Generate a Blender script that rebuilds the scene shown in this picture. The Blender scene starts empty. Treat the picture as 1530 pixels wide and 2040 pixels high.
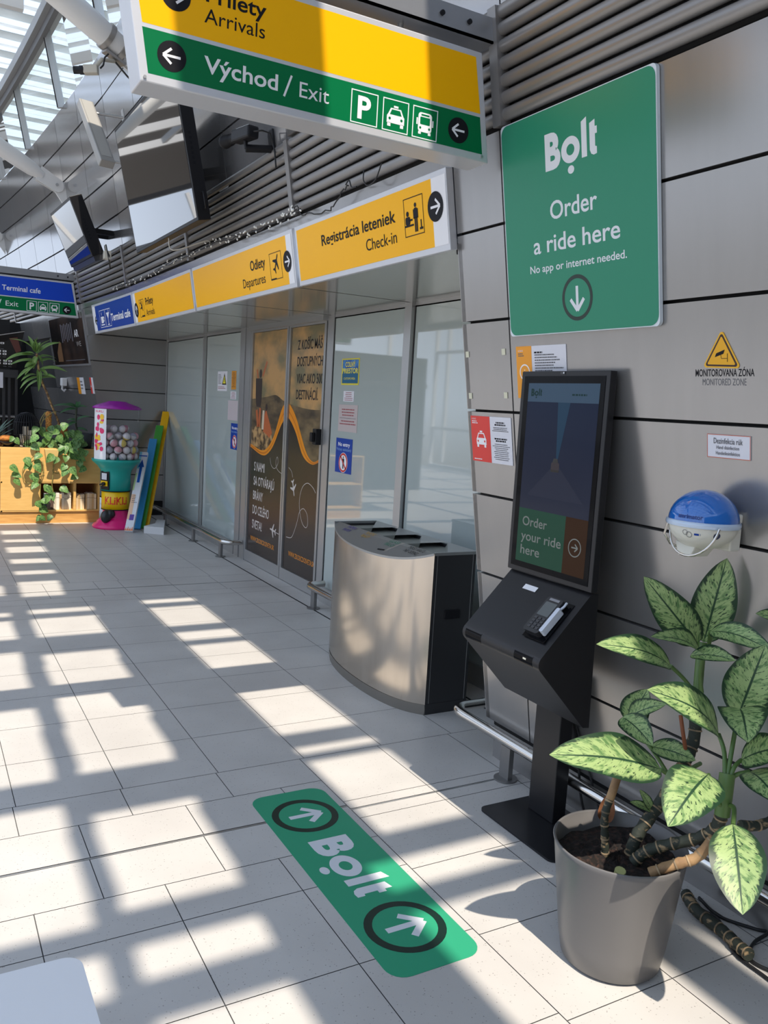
import bpy, bmesh, math, random
from mathutils import Vector, Matrix
random.seed(7)
C = bpy.context.scene.collection
SC = bpy.context.scene

# ------------------------------------------------------------------ camera
CAM = Vector((0, 0, 1.595))
yw, pt, rl = math.radians(29.6), math.radians(7.13), math.radians(3.32)
fwd = Vector((math.sin(yw)*math.cos(pt), math.cos(yw)*math.cos(pt), -math.sin(pt)))
rt0 = Vector((math.cos(yw), -math.sin(yw), 0))
up0 = rt0.cross(fwd)
rgt = math.cos(rl)*rt0 + math.sin(rl)*up0
upv = -math.sin(rl)*rt0 + math.cos(rl)*up0
cd = bpy.data.cameras.new('camera')
cam = bpy.data.objects.new('camera', cd)
C.objects.link(cam)
M = Matrix((rgt, upv, -fwd)).transposed().to_4x4()
M.translation = CAM
cam.matrix_world = M
cd.sensor_fit = 'VERTICAL'
cd.sensor_height = 36.0
cd.lens = 36.0*1665/2040
cd.clip_start = 0.05
cd.clip_end = 300
SC.camera = cam

# ------------------------------------------------------------------ sky, sun, exposure
SC.view_settings.view_transform = 'Standard'
SC.view_settings.look = 'None'
SC.view_settings.gamma = 1.0
SC.view_settings.use_curve_mapping = False
SC.view_settings.exposure = 0.12
SKY_STRENGTH = 1.65
SUN_STRENGTH = 5.7
SUN_DIR = Vector((0.125, 0.61, -1.0)).normalized()
w = bpy.data.worlds.new('sky')
SC.world = w
w.use_nodes = True
nt = w.node_tree
nt.nodes.clear()
tc = nt.nodes.new('ShaderNodeTexCoord')
sp = nt.nodes.new('ShaderNodeSeparateXYZ')
mr = nt.nodes.new('ShaderNodeMapRange')
mr.inputs['From Min'].default_value = -1
mr.inputs['From Max'].default_value = 1
rp = nt.nodes.new('ShaderNodeValToRGB')
e = rp.color_ramp.elements
e[0].position = 0.0
e[0].color = (0.22, 0.21, 0.20, 1)
e[1].position = 1.0
e[1].color = (0.36, 0.49, 0.74, 1)
for p_, c_ in ((0.47, (0.34, 0.33, 0.32, 1)), (0.505, (0.66, 0.74, 0.87, 1)), (0.66, (0.56, 0.68, 0.88, 1))):
    k = e.new(p_)
    k.color = c_
bg = nt.nodes.new('ShaderNodeBackground')
bg.inputs['Strength'].default_value = SKY_STRENGTH
wo = nt.nodes.new('ShaderNodeOutputWorld')
nt.links.new(tc.outputs['Generated'], sp.inputs[0])
nt.links.new(sp.outputs['Z'], mr.inputs['Value'])
nt.links.new(mr.outputs[0], rp.inputs['Fac'])
nt.links.new(rp.outputs['Color'], bg.inputs['Color'])
nt.links.new(bg.outputs[0], wo.inputs['Surface'])
sd = bpy.data.lights.new('sun', 'SUN')
sd.energy = SUN_STRENGTH
sd.angle = math.radians(0.53)
sd.color = (1.0, 0.90, 0.77)
so = bpy.data.objects.new('sun', sd)
so.rotation_euler = SUN_DIR.to_track_quat('-Z', 'Y').to_euler()
so.location = (-1, -6, 11)
C.objects.link(so)

# ------------------------------------------------------------------ materials
MATS = {}


def mat(name, col, rough=0.5, metal=0.0, spec=0.5, emit=None, es=0.0, alpha=None, coat=0.0, var=0.0, vscale=8.0, stretch=None, bump=0.0):
    if name in MATS:
        return MATS[name]
    m = bpy.data.materials.new(name)
    m.use_nodes = True
    n = m.node_tree.nodes
    l = m.node_tree.links
    b = n['Principled BSDF']
    b.inputs['Base Color'].default_value = (*col, 1)
    b.inputs['Roughness'].default_value = rough
    b.inputs['Metallic'].default_value = metal
    b.inputs['Specular IOR Level'].default_value = spec
    if coat:
        b.inputs['Coat Weight'].default_value = coat
        b.inputs['Coat Roughness'].default_value = 0.03
    if emit:
        b.inputs['Emission Color'].default_value = (*emit, 1)
        b.inputs['Emission Strength'].default_value = es
    if alpha is not None:
        b.inputs['Alpha'].default_value = alpha
    if var or bump:
        t = n.new('ShaderNodeTexCoord')
        mp = n.new('ShaderNodeMapping')
        if stretch:
            mp.inputs['Scale'].default_value = stretch
        nz = n.new('ShaderNodeTexNoise')
        nz.inputs['Scale'].default_value = vscale
        nz.inputs['Detail'].default_value = 5
        l.new(t.outputs['Object'], mp.inputs[0])
        l.new(mp.outputs[0], nz.inputs['Vector'])
        if var:
            mx = n.new('ShaderNodeMix')
            mx.data_type = 'RGBA'
            mx.inputs[6].default_value = (*[max(0, c*(1-var)) for c in col], 1)
            mx.inputs[7].default_value = (*[min(1, c*(1+var)) for c in col], 1)
            l.new(nz.outputs['Fac'], mx.inputs[0])
            l.new(mx.outputs[2], b.inputs['Base Color'])
        if bump:
            bp = n.new('ShaderNodeBump')
            bp.inputs['Strength'].default_value = bump
            bp.inputs['Distance'].default_value = 0.01
            l.new(nz.outputs['Fac'], bp.inputs['Height'])
            l.new(bp.outputs[0], b.inputs['Normal'])
    MATS[name] = m
    return m


def s2l(r, g, b):
    return tuple((c/255/12.92 if c/255 <= 0.04045 else ((c/255+0.055)/1.055)**2.4) for c in (r, g, b))


def two_tone(name, c1, c2, scale, lo, hi, rough=0.5, stretch=None, metal=0.0, detail=6, bump=0.0, spec=0.5):
    m = bpy.data.materials.new(name)
    m.use_nodes = True
    n = m.node_tree.nodes
    l = m.node_tree.links
    b = n['Principled BSDF']
    b.inputs['Roughness'].default_value = rough
    b.inputs['Metallic'].default_value = metal
    b.inputs['Specular IOR Level'].default_value = spec
    t = n.new('ShaderNodeTexCoord')
    mp = n.new('ShaderNodeMapping')
    if stretch:
        mp.inputs['Scale'].default_value = stretch
    nz = n.new('ShaderNodeTexNoise')
    nz.inputs['Scale'].default_value = scale
    nz.inputs['Detail'].default_value = detail
    r = n.new('ShaderNodeValToRGB')
    r.color_ramp.elements[0].position = lo
    r.color_ramp.elements[0].color = (*c1, 1)
    r.color_ramp.elements[1].position = hi
    r.color_ramp.elements[1].color = (*c2, 1)
    l.new(t.outputs['Object'], mp.inputs[0])
    l.new(mp.outputs[0], nz.inputs['Vector'])
    l.new(nz.outputs['Fac'], r.inputs[0])
    l.new(r.outputs[0], b.inputs['Base Color'])
    if bump:
        bp = n.new('ShaderNodeBump')
        bp.inputs['Strength'].default_value = bump
        bp.inputs['Distance'].default_value = 0.01
        l.new(nz.outputs['Fac'], bp.inputs['Height'])
        l.new(bp.outputs[0], b.inputs['Normal'])
    MATS[name] = m
    return m


def clear_glass(name, tint, gloss=0.12, rough=0.02, keep=1.0):
    m = bpy.data.materials.new(name)
    m.use_nodes = True
    n = m.node_tree.nodes
    l = m.node_tree.links
    n.clear()
    o = n.new('ShaderNodeOutputMaterial')
    t = n.new('ShaderNodeBsdfTransparent')
    t.inputs[0].default_value = (*tint, 1)
    g = n.new('ShaderNodeBsdfGlossy')
    g.inputs['Roughness'].default_value = rough
    f = n.new('ShaderNodeLayerWeight')
    f.inputs['Blend'].default_value = gloss
    mx = n.new('ShaderNodeMixShader')
    k_ = n.new('ShaderNodeMath')
    k_.operation = 'MULTIPLY'
    k_.inputs[1].default_value = keep
    l.new(f.outputs['Fresnel'], k_.inputs[0])
    l.new(k_.outputs[0], mx.inputs[0])
    l.new(t.outputs[0], mx.inputs[1])
    l.new(g.outputs[0], mx.inputs[2])
    l.new(mx.outputs[0], o.inputs[0])
    MATS[name] = m
    return m


def leaf_material(name, edge, mid, pale, streak=22.0, dark_rib=True, edge_w=0.62):
    """colour by leaf coordinates: UV x along the midrib, y across (0.5 = midrib)."""
    m = bpy.data.materials.new(name)
    m.use_nodes = True
    n = m.node_tree.nodes
    l = m.node_tree.links
    b = n['Principled BSDF']
    b.inputs['Roughness'].default_value = 0.45
    uv = n.new('ShaderNodeUVMap')
    sx = n.new('ShaderNodeSeparateXYZ')
    l.new(uv.outputs[0], sx.inputs[0])

    def mth(op, a, c=None, v=None):
        q = n.new('ShaderNodeMath')
        q.operation = op
        l.new(a, q.inputs[0])
        if c is not None:
            l.new(c, q.inputs[1])
        if v is not None:
            q.inputs[1].default_value = v
        return q.outputs[0]
    av = mth('ABSOLUTE', mth('SUBTRACT', sx.outputs['Y'], v=0.5))
    av = mth('MULTIPLY', av, v=2.0)
    vein = mth('SUBTRACT', sx.outputs['X'], mth('MULTIPLY', av, v=0.22))
    cmb = n.new('ShaderNodeCombineXYZ')
    l.new(mth('MULTIPLY', vein, v=streak), cmb.inputs[0])
    l.new(mth('MULTIPLY', sx.outputs['Y'], v=5.0), cmb.inputs[1])
    oi = n.new('ShaderNodeObjectInfo')
    l.new(mth('MULTIPLY', oi.outputs['Random'], v=40.0), cmb.inputs[2])
    nz = n.new('ShaderNodeTexNoise')
    nz.inputs['Scale'].default_value = 1.0
    nz.inputs['Detail'].default_value = 4
    l.new(cmb.outputs[0], nz.inputs['Vector'])
    r1 = n.new('ShaderNodeValToRGB')
    r1.color_ramp.elements[0].position = 0.36
    r1.color_ramp.elements[0].color = (*mid, 1)
    r1.color_ramp.elements[1].position = 0.52
    r1.color_ramp.elements[1].color = (*pale, 1)
    l.new(nz.outputs['Fac'], r1.inputs[0])
    # dark flecks
    nz2 = n.new('ShaderNodeTexNoise')
    nz2.inputs['Scale'].default_value = 2.3
    nz2.inputs['Detail'].default_value = 3
    l.new(cmb.outputs[0], nz2.inputs['Vector'])
    fl = n.new('ShaderNodeValToRGB')
    fl.color_ramp.elements[0].position = 0.35
    fl.color_ramp.elements[0].color = (1, 1, 1, 1)
    fl.color_ramp.elements[1].position = 0.40
    fl.color_ramp.elements[1].color = (0, 0, 0, 1)
    l.new(nz2.outputs['Fac'], fl.inputs[0])
    mf = n.new('ShaderNodeMix')
    mf.data_type = 'RGBA'
    mf.inputs[7].default_value = (*edge, 1)
    l.new(fl.outputs[0], mf.inputs[0])
    l.new(r1.outputs[0], mf.inputs[6])
    # dark ragged margin
    ed = mth('ADD', av, mth('MULTIPLY', mth('SUBTRACT', nz.outputs['Fac'], v=0.5), v=0.75))
    r2 = n.new('ShaderNodeValToRGB')
    r2.color_ramp.elements[0].position = edge_w
    r2.color_ramp.elements[0].color = (0, 0, 0, 1)
    r2.color_ramp.elements[1].position = edge_w + 0.12
    r2.color_ramp.elements[1].color = (1, 1, 1, 1)
    l.new(ed, r2.inputs[0])
    me = n.new('ShaderNodeMix')
    me.data_type = 'RGBA'
    me.inputs[7].default_value = (*edge, 1)
    l.new(r2.outputs[0], me.inputs[0])
    l.new(mf.outputs[2], me.inputs[6])
    # midrib
    r3 = n.new('ShaderNodeValToRGB')
    r3.color_ramp.elements[0].position = 0.035
    r3.color_ramp.elements[0].color = (1, 1, 1, 1)
    r3.color_ramp.elements[1].position = 0.06
    r3.color_ramp.elements[1].color = (0, 0, 0, 1)
    l.new(av, r3.inputs[0])
    mm = n.new('ShaderNodeMix')
    mm.data_type = 'RGBA'
    rc = tuple(c*1.3 for c in edge) if dark_rib else tuple(min(1, c*1.2) for c in pale)
    mm.inputs[7].default_value = (*rc, 1)
    l.new(r3.outputs[0], mm.inputs[0])
    l.new(me.outputs[2], mm.inputs[6])
    l.new(mm.outputs[2], b.inputs['Base Color'])
    tr = n.new('ShaderNodeBsdfTranslucent')
    l.new(mm.outputs[2], tr.inputs[0])
    ms = n.new('ShaderNodeMixShader')
    ms.inputs[0].default_value = 0.22
    out = n['Material Output']
    l.new(b.outputs[0], ms.inputs[1])
    l.new(tr.outputs[0], ms.inputs[2])
    l.new(ms.outputs[0], out.inputs[0])
    MATS[name] = m
    return m


# ------------------------------------------------------------------ mesh collecting helpers
class MB:
    def __init__(s):
        s.v = []
        s.f = []
        s.fm = []
        s.fs = []
        s.ms = []
        s.uv = None

    def mi(s, m):
        if m not in s.ms:
            s.ms.append(m)
        return s.ms.index(m)

    def add(s, vs, fs, m, smooth=False):
        o = len(s.v)
        s.v += [Vector(p) for p in vs]
        i = s.mi(m)
        for f in fs:
            s.f.append([o+k for k in f])
            s.fm.append(i)
            s.fs.append(smooth)

    def hexa(s, p, m):
        s.add(p, [(0, 3, 2, 1), (4, 5, 6, 7), (0, 1, 5, 4), (1, 2, 6, 5), (2, 3, 7, 6), (3, 0, 4, 7)], m)

    def box(s, x0, y0, z0, x1, y1, z1, m):
        s.hexa([(x0, y0, z0), (x1, y0, z0), (x1, y1, z0), (x0, y1, z0), (x0, y0, z1), (x1, y0, z1), (x1, y1, z1), (x0, y1, z1)], m)

    def fbox(s, f, a0, b0, a1, b1, o0, o1, m):
        s.hexa([f(a0, b0, o0), f(a1, b0, o0), f(a1, b1, o0), f(a0, b1, o0), f(a0, b0, o1), f(a1, b0, o1), f(a1, b1, o1), f(a0, b1, o1)], m)

    def obox(s, c, ax, ay, az, m):
        c, ax, ay, az = Vector(c), Vector(ax), Vector(ay), Vector(az)
        s.hexa([c-ax-ay-az, c+ax-ay-az, c+ax+ay-az, c-ax+ay-az, c-ax-ay+az, c+ax-ay+az, c+ax+ay+az, c-ax+ay+az], m)

    def bar(s, p, q, wx, wy, m, side=None):
        p, q = Vector(p), Vector(q)
        d = (q-p).normalized()
        sd_ = Vector(side) if side else (Vector((0, 0, 1)) if abs(d.z) < 0.9 else Vector((1, 0, 0)))
        a = d.cross(sd_).normalized()
        b = a.cross(d).normalized()
        s.obox((p+q)/2, (q-p)/2, a*wx/2, b*wy/2, m)

    def tube(s, path, r, m, seg=12, caps=True, smooth=True):
        path = [Vector(p) for p in path]
        n = len(path)
        rs = r if isinstance(r, (list, tuple)) else [r]*n
        d0 = (path[1]-path[0]).normalized()
        ref = Vector((0, 0, 1)) if abs(d0.z) < 0.9 else Vector((1, 0, 0))
        a = d0.cross(ref).normalized()
        vs = []
        for i in range(n):
            d = (path[min(i+1, n-1)]-path[max(i-1, 0)]).normalized()
            a = (a-d*a.dot(d)).normalized()
            b = d.cross(a)
            for k in range(seg):
                t = 2*math.pi*k/seg
                vs.append(path[i]+rs[i]*(math.cos(t)*a+math.sin(t)*b))
        fs = []
        for i in range(n-1):
            for k in range(seg):
                fs.append((i*seg+k, i*seg+(k+1) % seg, (i+1)*seg+(k+1) % seg, (i+1)*seg+k))
        s.add(vs, fs, m, smooth)
        if caps:
            s.add(vs[:seg], [tuple(range(seg))[::-1]], m)
            s.add(vs[-seg:], [tuple(range(seg))], m)

    def lathe(s, c, prof, m, seg=32, a0=0.0, a1=2*math.pi, smooth=True, sx=1.0, sy=1.0):
        c = Vector(c)
        full = abs(a1-a0-2*math.pi) < 1e-6
        n = seg if full else seg+1
        vs = []
        for r, z in prof:
            for k in range(n):
                t = a0+(a1-a0)*k/seg
                vs.append(c+Vector((r*math.cos(t)*sx, r*math.sin(t)*sy, z)))
        fs = []
        for i in range(len(prof)-1):
            for k in range(seg):
                k2 = (k+1) % n
                fs.append((i*n+k, i*n+k2, (i+1)*n+k2, (i+1)*n+k))
        s.add(vs, fs, m, smooth)

    def sphere(s, c, r, m, seg=16, rings=10, sx=1, sy=1, sz=1):
        s.lathe(c, [(r*math.sin(math.pi*i/rings)+1e-5, -r*sz*math.cos(math.pi*i/rings)) for i in range(rings+1)], m, seg, sx=sx, sy=sy)

    def prism(s, prof, d, m, smooth=False):
        """closed profile (3-D points) pushed along d"""
        prof = [Vector(p) for p in prof]
        d = Vector(d)
        n = len(prof)
        s.add(prof+[p+d for p in prof], [(i, (i+1) % n, n+(i+1) % n, n+i) for i in range(n)], m, smooth)
        s.add(prof, [tuple(range(n))[::-1]], m)
        s.add([p+d for p in prof], [tuple(range(n))], m)

    def build(s, name, parent=None, bevel=0.0, fix=True):
        me = bpy.data.meshes.new(name)
        me.from_pydata([tuple(v) for v in s.v], [], s.f)
        for m in s.ms:
            me.materials.append(m)
        me.polygons.foreach_set('material_index', s.fm)
        me.polygons.foreach_set('use_smooth', s.fs)
        if s.uv is not None:
            ul = me.uv_layers.new(name='UVMap')
            for lp in me.loops:
                ul.data[lp.index].uv = s.uv[lp.vertex_index]
        if fix:
            bm = bmesh.new()
            bm.from_mesh(me)
            bmesh.ops.recalc_face_normals(bm, faces=bm.faces)
            bm.to_mesh(me)
            bm.free()
        me.update()
        o = bpy.data.objects.new(name, me)
        C.objects.link(o)
        if parent:
            o.parent = parent
        if bevel:
            b = o.modifiers.new('edge', 'BEVEL')
            b.width = bevel
            b.segments = 2
            b.limit_method = 'ANGLE'
            b.angle_limit = math.radians(40)
        return o


def tag(o, label, cat, group=None):
    o['label'] = label
    o['category'] = cat
    if group:
        o['group'] = group
    return o


def struct(o):
    o['kind'] = 'structure'
    return o


def thing(name, loc, label, cat, group=None):
    o = bpy.data.objects.new(name, None)
    o.location = loc
    o.empty_display_size = 0.1
    C.objects.link(o)
    return tag(o, label, cat, group)


def adopt(parent, *kids):
    """keep children where they stand in the world while parenting them"""
    inv = Matrix.Translation(-Vector(parent.location))
    for k in kids:
        k.parent = parent
        k.matrix_parent_inverse = inv
    return parent


def arc(c, r, a0, a1, n):
    return [(c[0]+r*math.cos(a0+(a1-a0)*i/n), c[1]+r*math.sin(a0+(a1-a0)*i/n)) for i in range(n+1)]


def rrect(x0, y0, x1, y1, r, n=6):
    p = []
    for cx, cy, a in ((x1-r, y1-r, 0), (x0+r, y1-r, 90), (x0+r, y0+r, 180), (x1-r, y0+r, 270)):
        p += arc((cx, cy), r, math.radians(a), math.radians(a+90), n)
    return p


# text -> triangles from Blender's own built-in font
_tx = {}


def text_mesh(s_, bold=0.0):
    key = (s_, bold)
    if key in _tx:
        return _tx[key]
    cu = bpy.data.curves.new('t', 'FONT')
    cu.body = s_
    cu.size = 1.0
    cu.offset = bold
    cu.resolution_u = 4
    cu.fill_mode = 'FRONT'
    ob = bpy.data.objects.new('t', cu)
    me = ob.to_mesh()
    vs = [(v.co.x, v.co.y) for v in me.vertices]
    fs = [tuple(p.vertices) for p in me.polygons]
    ob.to_mesh_clear()
    bpy.data.objects.remove(ob)
    bpy.data.curves.remove(cu)
    _tx[key] = (vs, fs)
    return vs, fs


CAPH = None


class Flat:
    """things printed or stuck on a surface. f(a, b, off) -> point, a to the reader's right, b up"""
    def __init__(s, f, lift=0.0003):
        s.f = f
        s.lift = lift
        s.mb = MB()
        s.base = s.mb
        s.secs = []
        s.split = False

    def sec(s, name):
        """start a part of its own; end with end()"""
        if s.split:
            s.mb = MB()
            s.secs.append((name, s.mb))

    def end(s):
        s.mb = s.base

    def poly(s, pts, m, l=1):
        s.mb.add([s.f(a, b, l*s.lift) for a, b in pts], [tuple(range(len(pts)))], m)

    def rect(s, a0, b0, a1, b1, m, l=1):
        s.poly([(a0, b0), (a1, b0), (a1, b1), (a0, b1)], m, l)

    def rr(s, a0, b0, a1, b1, r, m, l=1):
        s.poly(rrect(a0, b0, a1, b1, r), m, l)

    def disc(s, a, b, r, m, l=1, ry=None):
        ry = ry or r
        s.poly([(a+r*math.cos(2*math.pi*i/28), b+ry*math.sin(2*math.pi*i/28)) for i in range(28)], m, l)

    def ring(s, a, b, r0, r1, m, l=1, n=36, k=1.0):
        vs = []
        for i in range(n):
            t = 2*math.pi*i/n
            vs += [s.f(a+r0*math.cos(t)*k, b+r0*math.sin(t), l*s.lift), s.f(a+r1*math.cos(t)*k, b+r1*math.sin(t), l*s.lift)]
        s.mb.add(vs, [(2*i, 2*i+1, (2*i+3) % (2*n), (2*i+2) % (2*n)) for i in range(n)], m)

    def frame(s, a0, b0, a1, b1, t, m, l=1):
        s.rect(a0, b0, a1, b0+t, m, l)
        s.rect(a0, b1-t, a1, b1, m, l)
        s.rect(a0, b0+t, a0+t, b1-t, m, l)
        s.rect(a1-t, b0+t, a1, b1-t, m, l)

    def line(s, p, q, w_, m, l=1):
        d = Vector((q[0]-p[0], q[1]-p[1]))
        n = Vector((-d.y, d.x)).normalized()*w_/2
        s.poly([(p[0]+n.x, p[1]+n.y), (p[0]-n.x, p[1]-n.y), (q[0]-n.x, q[1]-n.y), (q[0]+n.x, q[1]+n.y)], m, l)

    def path(s, pts, w_, m, l=1):
        for i in range(len(pts)-1):
            s.line(pts[i], pts[i+1], w_, m, l)

    def arrow(s, a, b, h, ang, w_, m, l=2):
        """shaft length 2h, pointing at ang degrees"""
        t = math.radians(ang)
        d = Vector((math.cos(t), math.sin(t)))
        n = Vector((-d.y, d.x))
        c = Vector((a, b))
        tip = c+d*h
        s.line(c-d*h, tip-d*w_*0.4, w_, m, l)
        for q in (1, -1):
            s.line(tip-d*h*0.95+n*q*h*0.82, tip, w_, m, l+0.3+0.15*q)

    def text(s, t, a, b, cap, m, l=2, width=None, bold=0.0, align='L', skew=0.0):
        """baseline at b, capital height cap, stretched to width when given"""
        global CAPH
        if CAPH is None:
            CAPH = max(v[1] for v in text_mesh('H')[0])
        vs, fs = text_mesh(t, bold)
        if not vs:
            return
        x0 = min(v[0] for v in vs)
        x1 = max(v[0] for v in vs)
        sy = cap/CAPH
        sx = width/(x1-x0) if width else sy
        wd = (x1-x0)*sx
        o = {'L': 0, 'C': -wd/2, 'R': -wd}[align]
        own = s.mb is s.base
        if own:
            s.sec('lettering')
        s.mb.add([s.f(a+o+(v[0]-x0)*sx+skew*v[1]*sy, b+v[1]*sy, l*s.lift) for v in vs], fs, m)
        if own:
            s.end()

    def build(s, name, parent=None):
        for n_, m_ in s.secs:
            if m_.v:
                m_.build(n_, parent, fix=False)
        return s.base.build(name, parent, fix=False) if s.base.v else None
# ------------------------------------------------------------------ common materials
PANEL = mat('brushed_panel', (0.34, 0.33, 0.322), 0.22, 0.66, var=0.05, vscale=3, stretch=(1, 6, 1))
PANELU = mat('glossy_panel', (0.40, 0.40, 0.41), 0.12, 0.7)
DARK = mat('dark_joint', (0.012, 0.012, 0.013), 0.8)
LOUVRE = mat('louvre_grey', (0.26, 0.25, 0.243), 0.35, 0.5)
ALU = mat('aluminium', (0.47, 0.47, 0.465), 0.34, 0.7)
STEEL = mat('stainless_steel', (0.62, 0.60, 0.57), 0.16, 1.0, var=0.06, vscale=6, stretch=(1, 1, 14))
BLACK = mat('black_satin', (0.009, 0.009, 0.011), 0.42, spec=0.25)
BLACKG = mat('black_gloss', (0.006, 0.006, 0.008), 0.06)
WHITE = mat('white', (0.78, 0.78, 0.78), 0.45)
WPRINT = mat('white_print', (0.80, 0.80, 0.82), 0.4)
KPRINT = mat('black_print', (0.010, 0.010, 0.013), 0.5, spec=0.15)
YEL = mat('sign_yellow', s2l(250, 182, 0), 0.35, spec=0.2)
GRN = mat('sign_green', s2l(0, 108, 62), 0.35, spec=0.2)
BLU = mat('sign_blue', s2l(22, 62, 150), 0.35, spec=0.2)
BOLT = mat('poster_green', s2l(42, 132, 102), 0.34, spec=0.35)
STICK = mat('sticker_green', s2l(48, 152, 114), 0.45, spec=0.3)
SIGNF = mat('sign_frame', (0.62, 0.63, 0.66), 0.35, 0.35)
TUBEW = mat('white_paint', (0.80, 0.80, 0.79), 0.35)
CABLE = mat('black_cable', (0.01, 0.01, 0.011), 0.5)
GREYTXT = mat('grey_print', (0.10, 0.10, 0.11), 0.5)

# ------------------------------------------------------------------ the leaning facade: X as a function of depth and height
def FX(y, z):
    return 2.346-0.16*z-(0.016*(y-8)**1.6 if y > 8 else 0.0)


def fac(a, z, o=0.0):
    """a = -Y (to the right in front of the wall), z height, o metres out of the wall"""
    return Vector((FX(-a, z)-0.987*o, -a, z-0.158*o))


ROWS = [0.19, 0.54, 0.893, 1.247, 1.604, 1.966, 2.318, 2.65, 3.05, 3.345, 3.70, 4.05, 4.41, 4.76]
Y0, Y1, Y2 = 2.68, 3.0, 11.03          # wall seam, pier edge, far end of the glazed bay
YN, YF = -1.4, 21.0
G = 0.0055


def cols(y0, y1, step):
    n = max(1, round((y1-y0)/step))
    return [(y0+(y1-y0)*i/n, y0+(y1-y0)*(i+1)/n) for i in range(n)]


mb = MB()
def panel(y0, y1, z0, z1, g=G, m=PANEL):
    mb.fbox(fac, -(y1-g*0.7), z0+g, -(y0+g*0.7), z1-g, -0.03, 0.0, m)


lower_cols = [(YN, 0.58), (0.58, Y0), (Y0, Y1)]
for (a, b) in lower_cols:
    for i in range(7):
        panel(a, b, ROWS[i], ROWS[i+1])
far_cols = [(Y2, 12.1), (12.1, 13.25), (13.25, 14.2), (14.2, 15.2)]
for (a, b) in far_cols:
    for i in range(7 if b < 14 else 4):
        panel(a, b, ROWS[i], ROWS[i+1])
for (a, b) in cols(17.2, YF, 1.05):
    for i in range(7):
        panel(a, b, ROWS[i], ROWS[i+1])
for (a, b) in cols(13.25, 17.2, 1.0):
    panel(a, b, 2.318, 2.65)
for (a, b) in cols(Y1, Y2, 2.0):
    mb.fbox(fac, -b, 2.585, -a, 2.65-G, -0.03, 0.0, PANEL)
up = [(YN, -0.5), (-0.5, 0.55), (0.55, 1.6), (1.6, 2.64), (2.64, 3.58), (3.58, 4.62)]+cols(4.62, 8.84, 1.055)+cols(8.84, YF, 1.06)
for (a, b) in up:
    for i in range(8, 13):
        panel(a, b, ROWS[i], ROWS[i+1], 0.006 if a < 8 else 0.0085, PANELU)
for (a, b) in ((10.43, 10.73), (10.73, 11.03)):
    mb.fbox(fac, -b, 2.262, -a, 2.58, -0.03, 0.0, PANEL)
# dark backing a little behind the panels
back = [YN, 0.6, Y0, Y1-0.012]
def backing(ys, z0, z1):
    for i in range(len(ys)-1):
        mb.fbox(fac, -ys[i+1], z0, -ys[i], z1, -0.06, -0.034, DARK)


backing(back, 0.15, 2.66)
backing([Y2+0.012, 11.6, 12.1, 12.7, 13.25, 13.8, 14.5, 15.2], 0.15, 2.66)
backing([15.2, 16.0, 17.2], 2.3, 2.66)
mb.box(0.75, 15.2, 0.0, 1.9, 15.24, 2.62, DARK)
backing([17.2+0.38*i for i in range(11)], 0.15, 2.66)
yy = [YN+(YF-YN)*i/44 for i in range(45)]
backing(yy, 2.64, 4.76)
mb.fbox(fac, -(Y1+0.06), 2.25, -(Y1-0.03), 2.66, -0.062, -0.034, DARK)
# plinth below the panels
for i in range(len(back)-1):
    mb.box(FX(0, 0.1)+0.03, back[i], 0, FX(0, 0.1)+0.08, back[i+1], 0.19, DARK if i < 0 else PANEL)
# return walls of the recess
for i in range(6):
    z0, z1 = ROWS[i]+G, min(ROWS[i+1], 2.29)-G
    mb.hexa([(FX(Y2, z0), Y2, z0), (2.9, Y2, z0), (2.9, Y2+0.03, z0), (FX(Y2, z0), Y2+0.03, z0), (FX(Y2, z1), Y2, z1), (2.9, Y2, z1), (2.9, Y2+0.03, z1), (FX(Y2, z1), Y2+0.03, z1)], PANEL)
    mb.hexa([(FX(Y1, z0), Y1-0.03, z0), (2.9, Y1-0.03, z0), (2.9, Y1, z0), (FX(Y1, z0), Y1, z0), (FX(Y1, z1), Y1-0.03, z1), (2.9, Y1-0.03, z1), (2.9, Y1, z1), (FX(Y1, z1), Y1, z1)], PANEL)
mb.hexa([(FX(Y2, 0)+0.012, Y2+0.032, 0.0), (2.96, Y2+0.032, 0.0), (2.96, Y2+0.08, 0.0), (FX(Y2, 0)+0.03, Y2+0.08, 0.0), (FX(Y2, 2.64)+0.012, Y2+0.032, 2.64), (2.96, Y2+0.032, 2.64), (2.96, Y2+0.08, 2.64), (FX(Y2, 2.64)+0.03, Y2+0.08, 2.64)], DARK)
mb.box(2.365, Y1-0.08, 0.0, 2.94, Y1-0.04, 2.3, DARK)
struct(mb.build('wall_right'))

# soffit of the recess
mb = MB()
SOFF = mat('soffit_metal', (0.50, 0.50, 0.47), 0.14, 0.7)
for (a, b) in ((Y1, 4.86), (4.88, 6.1), (6.12, 7.0), (7.02, 8.15), (8.17, 9.36), (9.38, Y2)):
    mb.hexa([(1.99, a, 2.292), (2.95, a, 2.292), (2.95, b-0.006, 2.292), (1.99, b-0.006, 2.292), (1.99, a, 2.31), (2.95, a, 2.31), (2.95, b-0.006, 2.31), (1.99, b-0.006, 2.31)], SOFF)
mb.box(2.0, Y1, 2.315, 2.95, Y2, 2.33, DARK)
struct(mb.build('trim_1'))

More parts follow.
